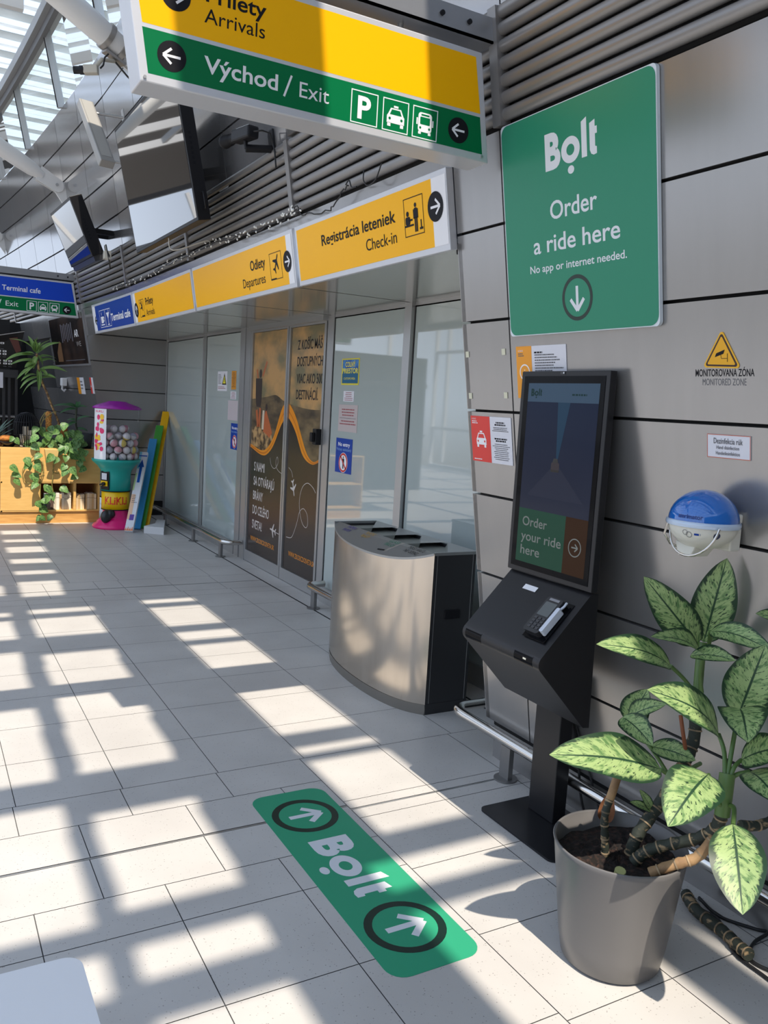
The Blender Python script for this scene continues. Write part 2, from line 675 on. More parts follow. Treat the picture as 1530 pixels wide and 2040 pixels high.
# louvres
mb = MB()
posts = [2.66, 4.6, 6.68, 8.84, 11.0, 13.2, 15.4, 17.6]
edges = [YN]+posts+[YF]
PITCH = 0.0571
for i in range(len(edges)-1):
    sub = cols(edges[i]+0.02, edges[i+1]-0.02, 1.1) if edges[i] > 8 else [(edges[i]+0.02, edges[i+1]-0.02)]
    for (a, b) in sub:
        for k in range(7):
            zc = 2.66+PITCH*(k+0.5)
            prof = []
            for j in range(9):
                t = -math.pi/2+math.pi*j/8
                prof.append((0.020*math.cos(t)-0.002, zc+0.0235*math.sin(t)))
            prof += [(-0.03, zc+0.016), (-0.03, zc-0.016)]
            mb.add([fac(-b, z, o) for o, z in prof]+[fac(-a, z, o) for o, z in prof], [(j, (j+1) % 11, 11+(j+1) % 11, 11+j) for j in range(11)], LOUVRE, True)
            mb.add([fac(-a, z, o) for o, z in prof], [tuple(range(11))], LOUVRE)
            mb.add([fac(-b, z, o) for o, z in prof], [tuple(range(11))[::-1]], LOUVRE)
for y in posts:
    mb.fbox(fac, -(y+0.024), 2.652, -(y-0.024), 3.05, -0.02, 0.026, LOUVRE)
struct(mb.build('trim_2'))

# ------------------------------------------------------------------ floor of separate tiles
def floor_mats():
    m = bpy.data.materials.new('terrazzo_tile')
    m.use_nodes = True
    n = m.node_tree.nodes
    l = m.node_tree.links
    b = n['Principled BSDF']
    b.inputs['Roughness'].default_value = 0.42
    t = n.new('ShaderNodeTexCoord')
    big = n.new('ShaderNodeTexNoise')
    big.inputs['Scale'].default_value = 2.0
    big.inputs['Detail'].default_value = 4
    r0 = n.new('ShaderNodeValToRGB')
    r0.color_ramp.elements[0].position = 0.3
    r0.color_ramp.elements[0].color = (0.475, 0.455, 0.43, 1)
    r0.color_ramp.elements[1].position = 0.7
    r0.color_ramp.elements[1].color = (0.565, 0.545, 0.515, 1)
    vo = n.new('ShaderNodeTexVoronoi')
    vo.inputs['Scale'].default_value = 95
    r1 = n.new('ShaderNodeValToRGB')
    r1.color_ramp.elements[0].position = 0.10
    r1.color_ramp.elements[0].color = (0.45, 0.43, 0.42, 1)
    r1.color_ramp.elements[1].position = 0.22
    r1.color_ramp.elements[1].color = (1, 1, 1, 1)
    sel = n.new('ShaderNodeTexNoise')
    sel.inputs['Scale'].default_value = 60
    r2 = n.new('ShaderNodeValToRGB')
    r2.color_ramp.elements[0].position = 0.48
    r2.color_ramp.elements[0].color = (0, 0, 0, 1)
    r2.color_ramp.elements[1].position = 0.56
    r2.color_ramp.elements[1].color = (1, 1, 1, 1)
    mx = n.new('ShaderNodeMix')
    mx.data_type = 'RGBA'
    mx.blend_type = 'MULTIPLY'
    for q in (big, vo, sel):
        l.new(t.outputs['Object'], q.inputs['Vector'])
    l.new(big.outputs['Fac'], r0.inputs[0])
    l.new(vo.outputs['Distance'], r1.inputs[0])
    l.new(sel.outputs['Fac'], r2.inputs[0])
    l.new(r2.outputs[0], mx.inputs[0])
    l.new(r0.outputs[0], mx.inputs[6])
    l.new(r1.outputs[0], mx.inputs[7])
    l.new(mx.outputs[2], b.inputs['Base Color'])
    bp = n.new('ShaderNodeBump')
    bp.inputs['Strength'].default_value = 0.05
    l.new(sel.outputs['Fac'], bp.inputs['Height'])
    l.new(bp.outputs[0], b.inputs['Normal'])
    MATS['tile'] = m
    return m


TILE = floor_mats()
GROUT = mat('grout', (0.09, 0.09, 0.09), 0.9)
mb = MB()
XL, XR = -7.0, 3.0
mb.add([(XL, -3, -0.004), (XR, -3, -0.004), (XR, 22, -0.004), (XL, 22, -0.004)], [(0, 1, 2, 3)], GROUT)
def tiles(y0, y1, x0, x1, off, g=0.0016, step=0.4):
    k = math.floor((x0-off)/step)
    x = off+k*step
    while x < x1-1e-6:
        a, b = max(x, x0), min(x+step, x1)
        if b-a > 0.02:
            mb.add([(a+g, y0+g, 0), (b-g, y0+g, 0), (b-g, y1-g, 0), (a+g, y1-g, 0)], [(0, 1, 2, 3)], TILE)
        x += step


def rows(ys, x0, x1, off):
    for i in range(len(ys)-1):
        tiles(ys[i], ys[i+1], x0, x1, off)


XB, XC = 1.505, 2.70
near_left = [2.34-0.4025*k for k in range(14)][::-1]
rows(near_left, XL, XB, 0.305)
tiles(2.34, 2.553, XL, XB, 0.305)
tiles(2.553, 2.803, XL, XB, 0.112)
tiles(2.815, 3.056, XL, XB, 0.117)
tiles(3.056, 3.29, XL, XB, 0.315)
near_right = [2.306-0.402*k for k in range(14)][::-1]
rows(near_right, XB, XC, 1.505)
tiles(2.306, 2.70, XB, XC, 1.505)
tiles(2.70, 2.772, XB, XC, 1.505)
tiles(2.782, 2.846, XB, XC, 1.505)
tiles(2.846, 3.29, XB, XC, 1.505)
mid = [3.29+0.4*k for k in range(9)]
rows(mid, XL, XC, 0.327)
tiles(6.49, 6.66, XL, XC, 0.327)
tiles(6.66, 6.893, XL, 1.305, 0.105)
tiles(6.905, 7.185, XL, 1.305, 0.105)
tiles(6.66, 6.893, 1.305, XC, 0.305)
tiles(6.905, 7.185, 1.305, XC, 0.305)
rows([7.185+0.4*k for k in range(37)], XL, XC, 0.32)
rows([-3+0.8*k for k in range(31)], XC+0.012, XR, 0.2)
# metal strips in the movement joints
for (xa, xb, y) in ((XL, XB, 2.809), (XB, XC, 2.777), (XL, XC, 6.899)):
    mb.box(xa, y-0.004, -0.003, xb, y+0.004, -0.0005, ALU)
mb.box(XC+0.002, -3, -0.003, XC+0.010, 22, -0.0008, DARK)
struct(mb.build('floor'))

# ------------------------------------------------------------------ glazed bay: frames, panes, sliding door
FROST = mat('frosted_pane', (0.42, 0.475, 0.455), 0.03, 0.0, spec=0.9, coat=0.6)
def glass_pane(i, y0, y1):
    m_ = MB()
    m_.box(2.895, y0, 0.125, 2.905, y1, 2.285, FROST)
    struct(m_.build('window_%d' % i))


glass_pane(1, 3.02, 4.82)
glass_pane(2, 4.93, 6.03)
glass_pane(3, 8.18, 9.33)
glass_pane(4, 9.40, 11.02)
mb = MB()
for (a, b, x) in ((4.83, 4.92, 2.865), (6.04, 6.15, 2.885), (7.86, 8.16, 2.872), (9.34, 9.39, 2.865), (11.0, 11.03, 2.88), (3.0, 3.02, 2.88)):
    mb.box(x, a, 0.0, 2.94, b, 2.292, ALU)
mb.box(2.866, 8.00, 0.0, 2.88, 8.012, 2.29, mat('alu_groove', (0.2, 0.2, 0.2), 0.5))
for (a, b) in ((3.02, 4.83), (4.92, 6.04), (8.17, 9.34), (9.39, 11.0)):
    mb.box(2.87, a, 0.0, 2.93, b, 0.125, ALU)
    mb.box(2.893, a, 2.262, 2.93, b, 2.292, ALU)
    for e_ in (a, b-0.008):
        mb.box(2.893, e_, 0.125, 2.9, e_+0.008, 2.265, DARK)
    mb.box(2.893, a, 2.262, 2.9, b, 2.27, DARK)
mb.box(2.84, 6.15, 2.252, 2.94, 7.86, 2.292, ALU)
mb.box(2.90, 6.15, 0.0, 2.94, 7.86, 0.004, DARK)
mb.box(2.96, Y1, 0, 2.98, Y2, 2.3, DARK)
struct(mb.build('trim_3'))

# sliding door with a printed advertisement
dflat = lambda a, z, o=0.0: Vector((2.893-o, -a, z))
PSKY = two_tone('poster_sky', s2l(122, 114, 84), s2l(192, 150, 96), 3.2, 0.38, 0.62, 0.3, stretch=(1, 1, 1.6))
PHILL = two_tone('poster_hills', s2l(70, 60, 46), s2l(128, 108, 76), 5, 0.35, 0.7, 0.3, stretch=(1, 1, 2.5))
PROCK = two_tone('poster_rock', s2l(70, 54, 40), s2l(188, 150, 100), 16, 0.4, 0.62, 0.3)
PDARK = mat('poster_dark', s2l(52, 44, 40), 0.25)
PORG = mat('poster_orange', s2l(228, 140, 24), 0.3)
PORG2 = mat('poster_orange_deep', s2l(196, 108, 18), 0.3)
PSKIN = mat('poster_skin', s2l(182, 98, 56), 0.3)
PBAG = mat('poster_bag', s2l(62, 52, 46), 0.3)


def interp(pts, a):
    for i in range(len(pts)-1):
        if pts[i][0] <= a <= pts[i+1][0]:
            t = (a-pts[i][0])/(pts[i+1][0]-pts[i][0])
            n = len(pts)-1
            sl = lambda k: (pts[min(k+1, n)][1]-pts[max(k-1, 0)][1])/(pts[min(k+1, n)][0]-pts[max(k-1, 0)][0])
            h = pts[i+1][0]-pts[i][0]
            return (2*t**3-3*t*t+1)*pts[i][1]+(t**3-2*t*t+t)*h*sl(i)+(3*t*t-2*t**3)*pts[i+1][1]+(t**3-t*t)*h*sl(i+1)
    return pts[0][1] if a < pts[0][0] else pts[-1][1]


WTOP = [(-7.84, 1.168), (-7.46, 1.128), (-7.232, 1.26), (-7.05, 1.53), (-6.94, 1.588), (-6.86, 1.565), (-6.72, 1.46), (-6.48, 1.185), (-6.335, 1.112), (-6.19, 1.148)]
WBOT = [(-7.84, 1.140), (-7.46, 1.078), (-7.25, 1.165), (-7.05, 1.385), (-6.94, 1.455), (-6.87, 1.444), (-6.72, 1.335), (-6.55, 1.15), (-6.35, 1.088), (-6.19, 1.125)]
HILL = [(-7.84, 1.60), (-7.4, 1.632), (-7.21, 1.648), (-7.02, 1.60), (-6.79, 1.566), (-6.46, 1.542), (-6.19, 1.542)]


def band(fl_, a0, a1, lo, hi, m, l, n=60):
    for i in range(n):
        p, q = a0+(a1-a0)*i/n, a0+(a1-a0)*(i+1)/n
        fl_.poly([(p, lo(p)), (q, lo(q)), (q, hi(q)), (p, hi(p))], m, l)


def door_leaf(a0, a1, i):
    """a0 < a1 in reading direction"""
    m_ = MB()
    m_.box(2.878, -a1, 0.006, 2.914, -a0, 0.112, ALU)
    m_.box(2.878, -a1, 2.235, 2.914, -a0, 2.251, ALU)
    m_.box(2.878, -a0-0.035, 0.112, 2.914, -a0, 2.235, ALU)
    m_.box(2.878, -a1, 0.112, 2.914, -a1+0.035, 2.235, ALU)
    o = m_.build('door_%d' % i)
    struct(o)
    g = MB()
    g.box(2.895, -a1+0.035, 0.112, 2.90, -a0-0.035, 2.235, mat('door_glass', (0.02, 0.02, 0.02), 0.05))
    g.build('glass', o)
    b0, b1 = a0+0.04, a1-0.04
    F = Flat(dflat, 0.0002)
    F.rect(b0, 1.5, b1, 2.232, PSKY, 1)
    band(F, b0, b1, lambda a: 1.0, lambda a: interp(HILL, a), PHILL, 2)
    if i == 1:
        F.poly([(-7.80, 1.16), (-7.80, 1.30), (-7.66, 1.36), (-7.53, 1.33), (-7.40, 1.35), (-7.30, 1.30), (-7.24, 1.22), (-7.38, 1.14), (-7.5, 1.12)], PROCK, 3)
        # hiker with both arms raised
        for q in (((-7.69, 1.50), (-7.64, 1.34)), ((-7.60, 1.52), (-7.61, 1.34))):
            F.line(q[0], q[1], 0.05, PSKIN, 4)
        F.line((-7.46, 1.955), (-7.56, 1.82), 0.03, PSKIN, 4)
        F.line((-7.715, 1.885), (-7.68, 1.80), 0.028, PSKIN, 4)
        F.poly([(-7.74, 1.80), (-7.57, 1.80), (-7.57, 1.60), (-7.59, 1.53), (-7.70, 1.53), (-7.73, 1.62)], PBAG, 5)
        F.disc(-7.615, 1.845, 0.034, PBAG, 5, 0.042)
        # seated companion with a pale pack
        F.poly([(-7.50, 1.30), (-7.48, 1.46), (-7.44, 1.52), (-7.40, 1.46), (-7.33, 1.38), (-7.27, 1.30), (-7.33, 1.25), (-7.42, 1.28)], PSKIN, 4)
        F.disc(-7.435, 1.53, 0.026, PBAG, 5, 0.034)
        F.poly([(-7.54, 1.32), (-7.53, 1.50), (-7.48, 1.50), (-7.49, 1.32)], mat('poster_pack', s2l(205, 190, 165), 0.4), 5)
    band(F, b0, b1, lambda a: 0.114, lambda a: interp(WBOT, a)+0.004, PDARK, 6)
    band(F, b0, b1, lambda a: interp(WBOT, a), lambda a: interp(WTOP, a), PORG, 7)
    mid_ = lambda a: 0.55*interp(WBOT, a)+0.45*interp(WTOP, a)
    band(F, b0, b1, lambda a: mid_(a)-0.008, lambda a: mid_(a)+0.008, PORG2, 8)
    F.build('advert_print', o)
    T = Flat(dflat, 0.0002)
    T.split = True
    PW = mat('poster_white', s2l(200, 192, 186), 0.4)
    if i == 1:
        for t, z, wd in (('S NAMI', 0.916, 0.275), ('SA OTVÁRAJÚ', 0.776, 0.53), ('BRÁNY', 0.636, 0.26), ('DO CELÉHO', 0.495, 0.43), ('SVETA!', 0.352, 0.262)):
            T.text(t, -7.695, z, 0.082, PW, 9, wd, 0.012)
        T.text('WWW.ZKOSICDOSVETA.SK', -7.725, 0.228, 0.042, PORG, 9, 0.62, 0.01)
        T.sec('plane_symbol')
        plane_icon(T, -7.15, 0.407, 0.075, 175, PW, 9)
        T.end()
        dots = [(-7.29, 1.07), (-7.26, 1.01), (-7.2, 0.98), (-7.14, 0.99), (-7.09, 1.04), (-7.11, 1.09), (-7.14, 1.06), (-7.13, 1.0), (-7.07, 0.965), (-7.0, 0.95)]
        T.sec('flight_path')
        T.path([(-7.1, 0.40), (-7.0, 0.395)], 0.006, PW, 9)
        T.end()
    else:
        for t, z, a_, wd in (('Z KOŠÍC MÁŠ', 2.043, -6.752, 0.50), ('DOSTUPNÝCH', 1.902, -6.750, 0.52), ('VIAC AKO 500', 1.758, -6.748, 0.53), ('DESTINÁCIÍ.', 1.622, -6.746, 0.452)):
            T.text(t, a_, z, 0.078, mat('poster_black', s2l(34, 27, 22), 0.4), 9, wd, 0.012)
        T.text('WWW.ZKOSICDOSVETA.SK', -6.765, 0.243, 0.042, PORG, 9, 0.555, 0.01)
        T.sec('plane_symbol')
        plane_icon(T, -6.715, 0.85, 0.075, -70, PW, 9)
        T.end()
        dots = [(-6.84, 1.02), (-6.77, 0.99), (-6.74, 0.94)]
        curve = [(-6.83, 0.40), (-6.72, 0.41), (-6.66, 0.47), (-6.60, 0.57), (-6.56, 0.66), (-6.48, 0.70), (-6.40, 0.66), (-6.38, 0.58), (-6.42, 0.545), (-6.5, 0.58), (-6.56, 0.68), (-6.57, 0.78), (-6.52, 0.88), (-6.42, 0.925), (-6.31, 0.90), (-6.25, 0.86)]
        T.sec('flight_path')
        T.path([(p.x, p.y) for p in dense2(curve, 4)], 0.005, PW, 9)
        T.end()
    T.path([(p.x, p.y) for p in dense2(dots, 4)], 0.004, PW, 9)
    T.build('flight_path', o)
    return o


def dense2(pts, k):
    out = []
    n = len(pts)
    for i in range(n-1):
        p0, p1, p2, p3 = (Vector(pts[max(i-1, 0)]), Vector(pts[i]), Vector(pts[i+1]), Vector(pts[min(i+2, n-1)]))
        for j in range(k):
            t = j/k
            out.append(0.5*((2*p1)+(p2-p0)*t+(2*p0-5*p1+4*p2-p3)*t*t+(3*p1-p0-3*p2+p3)*t**3))
    out.append(Vector(pts[-1]))
    return out


def plane_icon(F, a, b, s_, ang, m, l):
    pts = [(1, 0), (0.85, 0.10), (0.35, 0.11), (-0.15, 0.85), (-0.33, 0.85), (-0.08, 0.12), (-0.62, 0.11), (-0.85, 0.40), (-1.0, 0.40), (-0.86, 0.0)]
    pts = pts+[(x, -y) for x, y in pts[::-1][1:-1]]
    t = math.radians(ang)
    F.poly([(a+s_*(x*math.cos(t)-y*math.sin(t)), b+s_*(x*math.sin(t)+y*math.cos(t))) for x, y in pts], m, l)


d1 = door_leaf(-7.86, -6.935, 1)
d2 = door_leaf(-6.925, -6.16, 2)
mb = MB()
mb.box(2.83, 6.165, 1.262, 2.885, 6.235, 1.39, BLACK)
mb.box(2.80, 6.18, 1.285, 2.83, 6.225, 1.36, BLACK)
tag(mb.build('motion_sensor', bevel=0.006), 'small black sensor box at the right edge of the sliding door', 'sensor')

# ------------------------------------------------------------------ clerestory glazing and roof
FRAMEW = mat('frame_grey', (0.36, 0.36, 0.36), 0.4, 0.4)
CLEAR = clear_glass('clear_glass', (0.93, 0.97, 0.96), 0.10)
mb = MB()
ys_m = [0.1, 2.2, 4.3, 6.36, 8.43, 10.56, 12.62, 14.7, 16.8, 18.9]
top = lambda y: Vector((FX(y, 4.76)-0.19, y, 5.60))
for y in ys_m:
    p, q = Vector((FX(y, 4.76)-0.01, y, 4.74)), top(y)
    mb.bar(p, q, 0.075, 0.06, ALU, side=(0, 1, 0))
    mb.bar(p+Vector((-0.035, 0, 0)), q+Vector((-0.035, 0, 0)), 0.02, 0.02, DARK, side=(0, 1, 0))
pts = [top(YN+0.8*i) for i in range(28)]
for i in range(27):
    mb.bar(pts[i], pts[i+1], 0.20, 0.12, FRAMEW)
    mb.bar(pts[i]+Vector((-0.02, 0, -0.11)), pts[i+1]+Vector((-0.02, 0, -0.11)), 0.05, 0.10, mat('frame_dark', (0.12, 0.12, 0.125), 0.5))
struct(mb.build('trim_4'))
mb = MB()
for i in range(27):
    a, b = YN+0.8*i, YN+0.8*(i+1)
    mb.add([(FX(a, 4.76), a, 4.76), (FX(b, 4.76), b, 4.76), tuple(top(b)), tuple(top(a))], [(0, 1, 2, 3)], CLEAR)
struct(mb.build('window_5'))

# unseen roof bars, their gaps shaped to lay sun patches on the floor
RZ = 5.60
SX, SY = -0.125*RZ, -0.61*RZ
def lit(x0, x1, y0, y1):
    return (x0+SX, x1+SX, y0+SY, y1+SY)


ROW_R = [(-1.0, 0.95), (1.15, 2.08), (2.17, 2.38), (2.52, 3.24), (3.29, 3.40), (3.53, 5.14), (5.22, 5.46), (5.59, 6.17), (6.27, 6.42)]
ROW_M = [(1.25, 1.95), (2.08, 2.27), (2.42, 3.11), (3.45, 5.22), (5.57, 6.08), (6.18, 6.34), (6.72, 7.3), (7.55, 7.75), (8.05, 8.3), (8.6, 8.95), (9.2, 9.4), (9.7, 10.0)]
ROW_L = [(2.05, 2.27), (2.38, 3.23), (3.43, 4.33), (4.45, 5.32), (5.57, 6.07), (6.15, 6.3), (6.8, 7.2)]
def rowx(kind, y):
    if kind == 'R':
        return (1.52+(-0.16 if y < 2.4 else 0), 1.93)
    if kind == 'M':
        return (0.44+0.042*y, 0.80+0.055*y) if y < 6.5 else (0.70+0.035*(y-6.5), 1.0+0.06*(y-6.5))
    return (-0.10, 0.38+0.032*y)


ROOF = mat('roof_bar_white', (0.70, 0.70, 0.69), 0.5)
mb = MB()
def slab(x0, x1, y0, y1, t=0.07):
    if x1-x0 > 0.005 and y1-y0 > 0.005:
        mb.box(x0+SX, y0+SY, RZ, x1+SX, y1+SY, RZ+t, ROOF)


cuts = sorted(set([-1.2, 10.4]+[v for R_ in (ROW_R, ROW_M, ROW_L) for ab in R_ for v in ab]+[0.5*k for k in range(-2, 21)]))
for i in range(len(cuts)-1):
    y0, y1 = cuts[i], cuts[i+1]
    ym = (y0+y1)/2
    spans = []
    for kind, R_ in (('L', ROW_L), ('M', ROW_M), ('R', ROW_R)):
        if any(a <= ym <= b for a, b in R_):
            spans.append(rowx(kind, ym))
    x = -0.22
    for a, b in spans:
        slab(x, a, y0, y1)
        x = b
    slab(x, 2.14, y0, y1)
# the rest of the roof: rafters with glass between them
for k in range(14):
    y = -6+2.1*k
    mb.box(-7.2, y-0.06, RZ, -0.95, y+0.06, RZ+0.16, ROOF)
for x in (-2.4, -4.0, -5.6, -7.2):
    mb.box(x-0.05, -6.5, RZ, x+0.05, 21, RZ+0.12, ROOF)
for k in range(7):
    y = 8.3+2.1*k
    mb.box(-0.95, y-0.05, RZ, 1.15-0.016*max(0, y-8)**1.6, y+0.05, RZ+0.12, ROOF)
struct(mb.build('ceiling'))

# left side: slim glazing posts far to the left, then an added wall behind the camera
mb = MB()
for k in range(13):
    y = -5+2.1*k
    mb.tube([(-7.1, y, 0), (-7.1, y, RZ)], 0.06, TUBEW, 10)
for z in (0.05, 1.1, 3.2):
    mb.box(-7.15, -5, z-0.04, -7.05, 20.2, z+0.04, TUBEW)
struct(mb.build('wall_left'))
# unseen wall added behind the camera to cut light from that side
mb = MB()
mb.box(-7.2, -6.6, 0.0, 3.0, -6.5, RZ, mat('end_wall_grey', (0.16, 0.155, 0.15), 0.6))
struct(mb.build('added_wall_near'))
# unseen dark slab added at the far end for the television to mirror
mb = MB()
mb.box(-16.0, 22.0, 4.6, 1.1, 22.2, 7.3, mat('mirrored_dark', (0.05, 0.045, 0.04), 0.6))
for k in range(8):
    mb.box(-15.0+2.1*k, 21.9, 0.0, -14.9+2.1*k, 22.0, 4.5, TUBEW)
struct(mb.build('added_wall_far'))

# corrugated translucent slats outside, above the clerestory
CORR = two_tone('corrugated_slat', (0.46, 0.51, 0.53), (0.66, 0.71, 0.73), 3.0, 0.35, 0.65, 0.4)
m_ = MB()
SKYGAP = two_tone('sky_gap_sheet', (0.42, 0.48, 0.50), (0.54, 0.60, 0.62), 3.0, 0.35, 0.65, 0.3)  # sheets added in the gaps, tinted like the hazy sky between slats
for q_, f_ in ((CORR, 0.30), (SKYGAP, 0.14)):
    n_, l_ = q_.node_tree.nodes, q_.node_tree.links
    t_ = n_.new('ShaderNodeBsdfTranslucent')
    x_ = n_.new('ShaderNodeMixShader')
    x_.inputs[0].default_value = f_
    rampn = [k for k in n_ if k.type == 'VALTORGB'][0]
    l_.new(rampn.outputs[0], t_.inputs[0])
    l_.new(n_['Principled BSDF'].outputs[0], x_.inputs[1])
    l_.new(t_.outputs[0], x_.inputs[2])
    l_.new(x_.outputs[0], n_['Material Output'].inputs[0])
for k in range(26):
    y = 7.2+0.78*k
    for (ya, yb, za, zb, mm) in ((y, y+0.40, 6.55, 6.66, CORR), (y+0.40, y+0.76, 6.60, 6.62, SKYGAP)):
        m_.add([(-1.6, ya, za), (5.2, ya, za), (5.2, yb, zb), (-1.6, yb, zb)], [(0, 1, 2, 3)], mm)
struct(m_.build('trim_5'))
# ------------------------------------------------------------------ pictograms
def own_part(fn):
    def g(F, *a, **k):
        if F.mb is F.base and F.split:
            F.sec('pictogram')
            fn(F, *a, **k)
            F.end()
        else:
            fn(F, *a, **k)
    return g


@own_part
def picto_arrow(F, a, b, r, ang, l=3, ink=KPRINT, fg=WPRINT, k=1.0):
    F.disc(a, b, r, ink, l)
    F.arrow(a, b, r*0.60, ang, r*0.17, fg, l+1)


@own_part
def picto_taxi(F, a, b, s_, fg, bgm, l=3, sign=True):
    P = lambda pts: [(a+x*s_, b+y*s_) for x, y in pts]
    if sign:
        F.poly(P([(-0.16, 0.50), (0.16, 0.50), (0.16, 0.62), (-0.16, 0.62)]), fg, l)
    F.poly(P([(-0.36, 0.46), (0.36, 0.46), (0.55, 0.08), (0.62, 0.0), (0.62, -0.42), (-0.62, -0.42), (-0.62, 0.0), (-0.55, 0.08)]), fg, l)
    F.poly(P([(-0.29, 0.38), (0.29, 0.38), (0.42, 0.08), (-0.42, 0.08)]), bgm, l+1)
    for q in (-1, 1):
        F.poly(P([(q*0.34, -0.40), (q*0.57, -0.40), (q*0.57, -0.62), (q*0.34, -0.62)][::q]), fg, l)
        F.disc(a+q*0.42*s_, b-0.16*s_, 0.085*s_, bgm, l+1)


@own_part
def picto_bus(F, a, b, s_, fg, bgm, l=3):
    F.rr(a-0.5*s_, b-0.5*s_, a+0.5*s_, b+0.66*s_, 0.2*s_, fg, l)
    F.rr(a-0.36*s_, b-0.05*s_, a+0.36*s_, b+0.40*s_, 0.06*s_, bgm, l+1)
    F.rr(a-0.3*s_, b+0.47*s_, a+0.3*s_, b+0.57*s_, 0.04*s_, bgm, l+1)
    for q in (-1, 1):
        F.rect(a+q*0.36*s_-0.1*s_, b-0.64*s_, a+q*0.36*s_+0.1*s_, b-0.48*s_, fg, l)
        F.disc(a+q*0.33*s_, b-0.26*s_, 0.075*s_, bgm, l+1)
        F.rect(a+q*0.58*s_-0.05*s_, b-0.1*s_, a+q*0.58*s_+0.05*s_, b+0.3*s_, fg, l)


@own_part
def picto_person(F, a, b, h, m, l=3):
    F.disc(a, b+0.42*h, 0.075*h, m, l)
    F.rr(a-0.10*h, b-0.02*h, a+0.10*h, b+0.33*h, 0.05*h, m, l)
    for q in (-1, 1):
        F.rect(a+q*0.135*h-0.025*h, b-0.02*h, a+q*0.135*h+0.025*h, b+0.29*h, m, l)
        F.rect(a+q*0.055*h-0.042*h, b-0.46*h, a+q*0.055*h+0.042*h, b+0.02*h, m, l)


def lined(F, a0, b0, a1, rows_, cap, m, l=3, gap=1.9, seed=1, center=False):
    """lines of unreadably small print, as short dashes"""
    rr_ = random.Random(seed)
    for i in range(rows_):
        y = b0-i*cap*gap
        w_ = (a1-a0)*rr_.uniform(0.6, 1.0)
        o = (a1-a0-w_)/2 if center else 0
        x = a0+o
        while x < a0+o+w_:
            d = rr_.uniform(0.8, 2.6)*cap
            F.rect(x, y-cap, min(x+d, a0+o+w_), y, m, l)
            x += d+cap*0.55


# ------------------------------------------------------------------ hanging signs
def hanging_sign(name, y, x0, x1, z0, zm, z1, th, label, topm):
    lean = 0.16
    m_ = MB()
    q = lambda x, z: (x-lean*(z-z0))
    m_.hexa([(q(x0, z0), y, z0), (q(x1, z0), y, z0), (q(x1, z0), y+th, z0), (q(x0, z0), y+th, z0), (q(x0, z1), y, z1), (q(x1, z1), y, z1), (q(x1, z1), y+th, z1), (q(x0, z1), y+th, z1)], SIGNF)
    o = tag(m_.build(name, bevel=0.004), label, 'sign')
    b = 0.026
    f = lambda a, z, off=0.0: Vector((a, y-off, z))
    F = Flat(f)
    F.poly([(q(x0, z0)+b-lean*b, z0+b), (q(x1, z0)-b-lean*b, z0+b), (q(x1, zm)-b, zm), (q(x0, zm)+b, zm)], GRN, 1)
    F.poly([(q(x0, zm)+b, zm+0.012), (q(x1, zm)-b, zm+0.012), (q(x1, z1)-b, z1-b*0.8), (q(x0, z1)+b, z1-b*0.8)], topm, 1)
    F.build('face', o)
    return o, f


s1, f1 = hanging_sign('hanging_sign', 2.66, 0.598, 1.868, 2.512, 2.664, 2.885, 0.13, 'yellow over green hanging sign with exit and parking symbols, nearest overhead', YEL)
F = Flat(f1)
F.split = True
picto_arrow(F, 0.697, 2.776, 0.045, 0)
F.text('Prílety', 0.788, 2.784, 0.044, KPRINT, 3, 0.194, 0.016)
F.text('Arrivals', 0.785, 2.723, 0.041, KPRINT, 3, 0.195)
picto_arrow(F, 0.689, 2.601, 0.044, 180)
F.text('Východ', 0.788, 2.580, 0.047, WPRINT, 3, 0.242, 0.016)
F.sec('lettering')
F.line((1.052, 2.568), (1.076, 2.636), 0.007, WPRINT, 3)
F.end()
F.text('Exit', 1.105, 2.578, 0.047, WPRINT, 3, 0.106)
for i, a0 in enumerate((1.292, 1.414, 1.534)):
    F.sec('pictogram')
    F.frame(a0, 2.541, a0+0.103, 2.647, 0.0035, WPRINT, 3)
    if i == 0:
        F.text('P', 1.318, 2.560, 0.068, WPRINT, 3, 0.050, 0.03)
    elif i == 1:
        picto_taxi(F, 1.466, 2.592, 0.056, WPRINT, GRN, 3)
    else:
        picto_bus(F, 1.585, 2.592, 0.056, WPRINT, GRN, 3)
    F.end()
picto_arrow(F, 1.727, 2.600, 0.044, 180)
F.build('lettering', s1)
m_ = MB()
m_.tube([(1.50, 2.725, 2.86), (1.50, 2.725, 2.935)], 0.011, ALU, 10)
m_.build('hanger_rod', s1)
m_ = MB()
m_.tube([(0.72, 2.725, 2.86), (0.72, 2.725, 2.935)], 0.011, ALU, 10)
m_.build('hanger_rod', s1)
m_ = MB()
m_.tube([(1.835, 2.662, 2.53), (1.835, 2.655, 2.53)], 0.005, ALU, 8)
m_.build('screw', s1)
m_ = MB()
m_.tube([(0.61, 2.662, 2.525), (0.61, 2.655, 2.525)], 0.005, ALU, 8)
m_.build('screw', s1)

BEAM = mat('beam_grey', (0.33, 0.34, 0.36), 0.35, 0.6)
def beam(y, x0, x1, z0, label):
    m_ = MB()
    m_.box(x0, y, z0, x1, y+0.008, z0+0.085, BEAM)
    m_.box(x0, y, z0, x1, y+0.16, z0+0.008, BEAM)
    m_.box(x0, y+0.15, z0, x1, y+0.16, z0+0.085, BEAM)
    o = tag(m_.build('support_beam'), label, 'beam')
    for xb in (x1-0.115, x1-0.23):
        b_ = MB()
        b_.tube([(xb, y+0.001, z0+0.045), (xb, y-0.008, z0+0.045)], 0.009, BLACK, 10)
        b_.build('bolt', o)
    return o


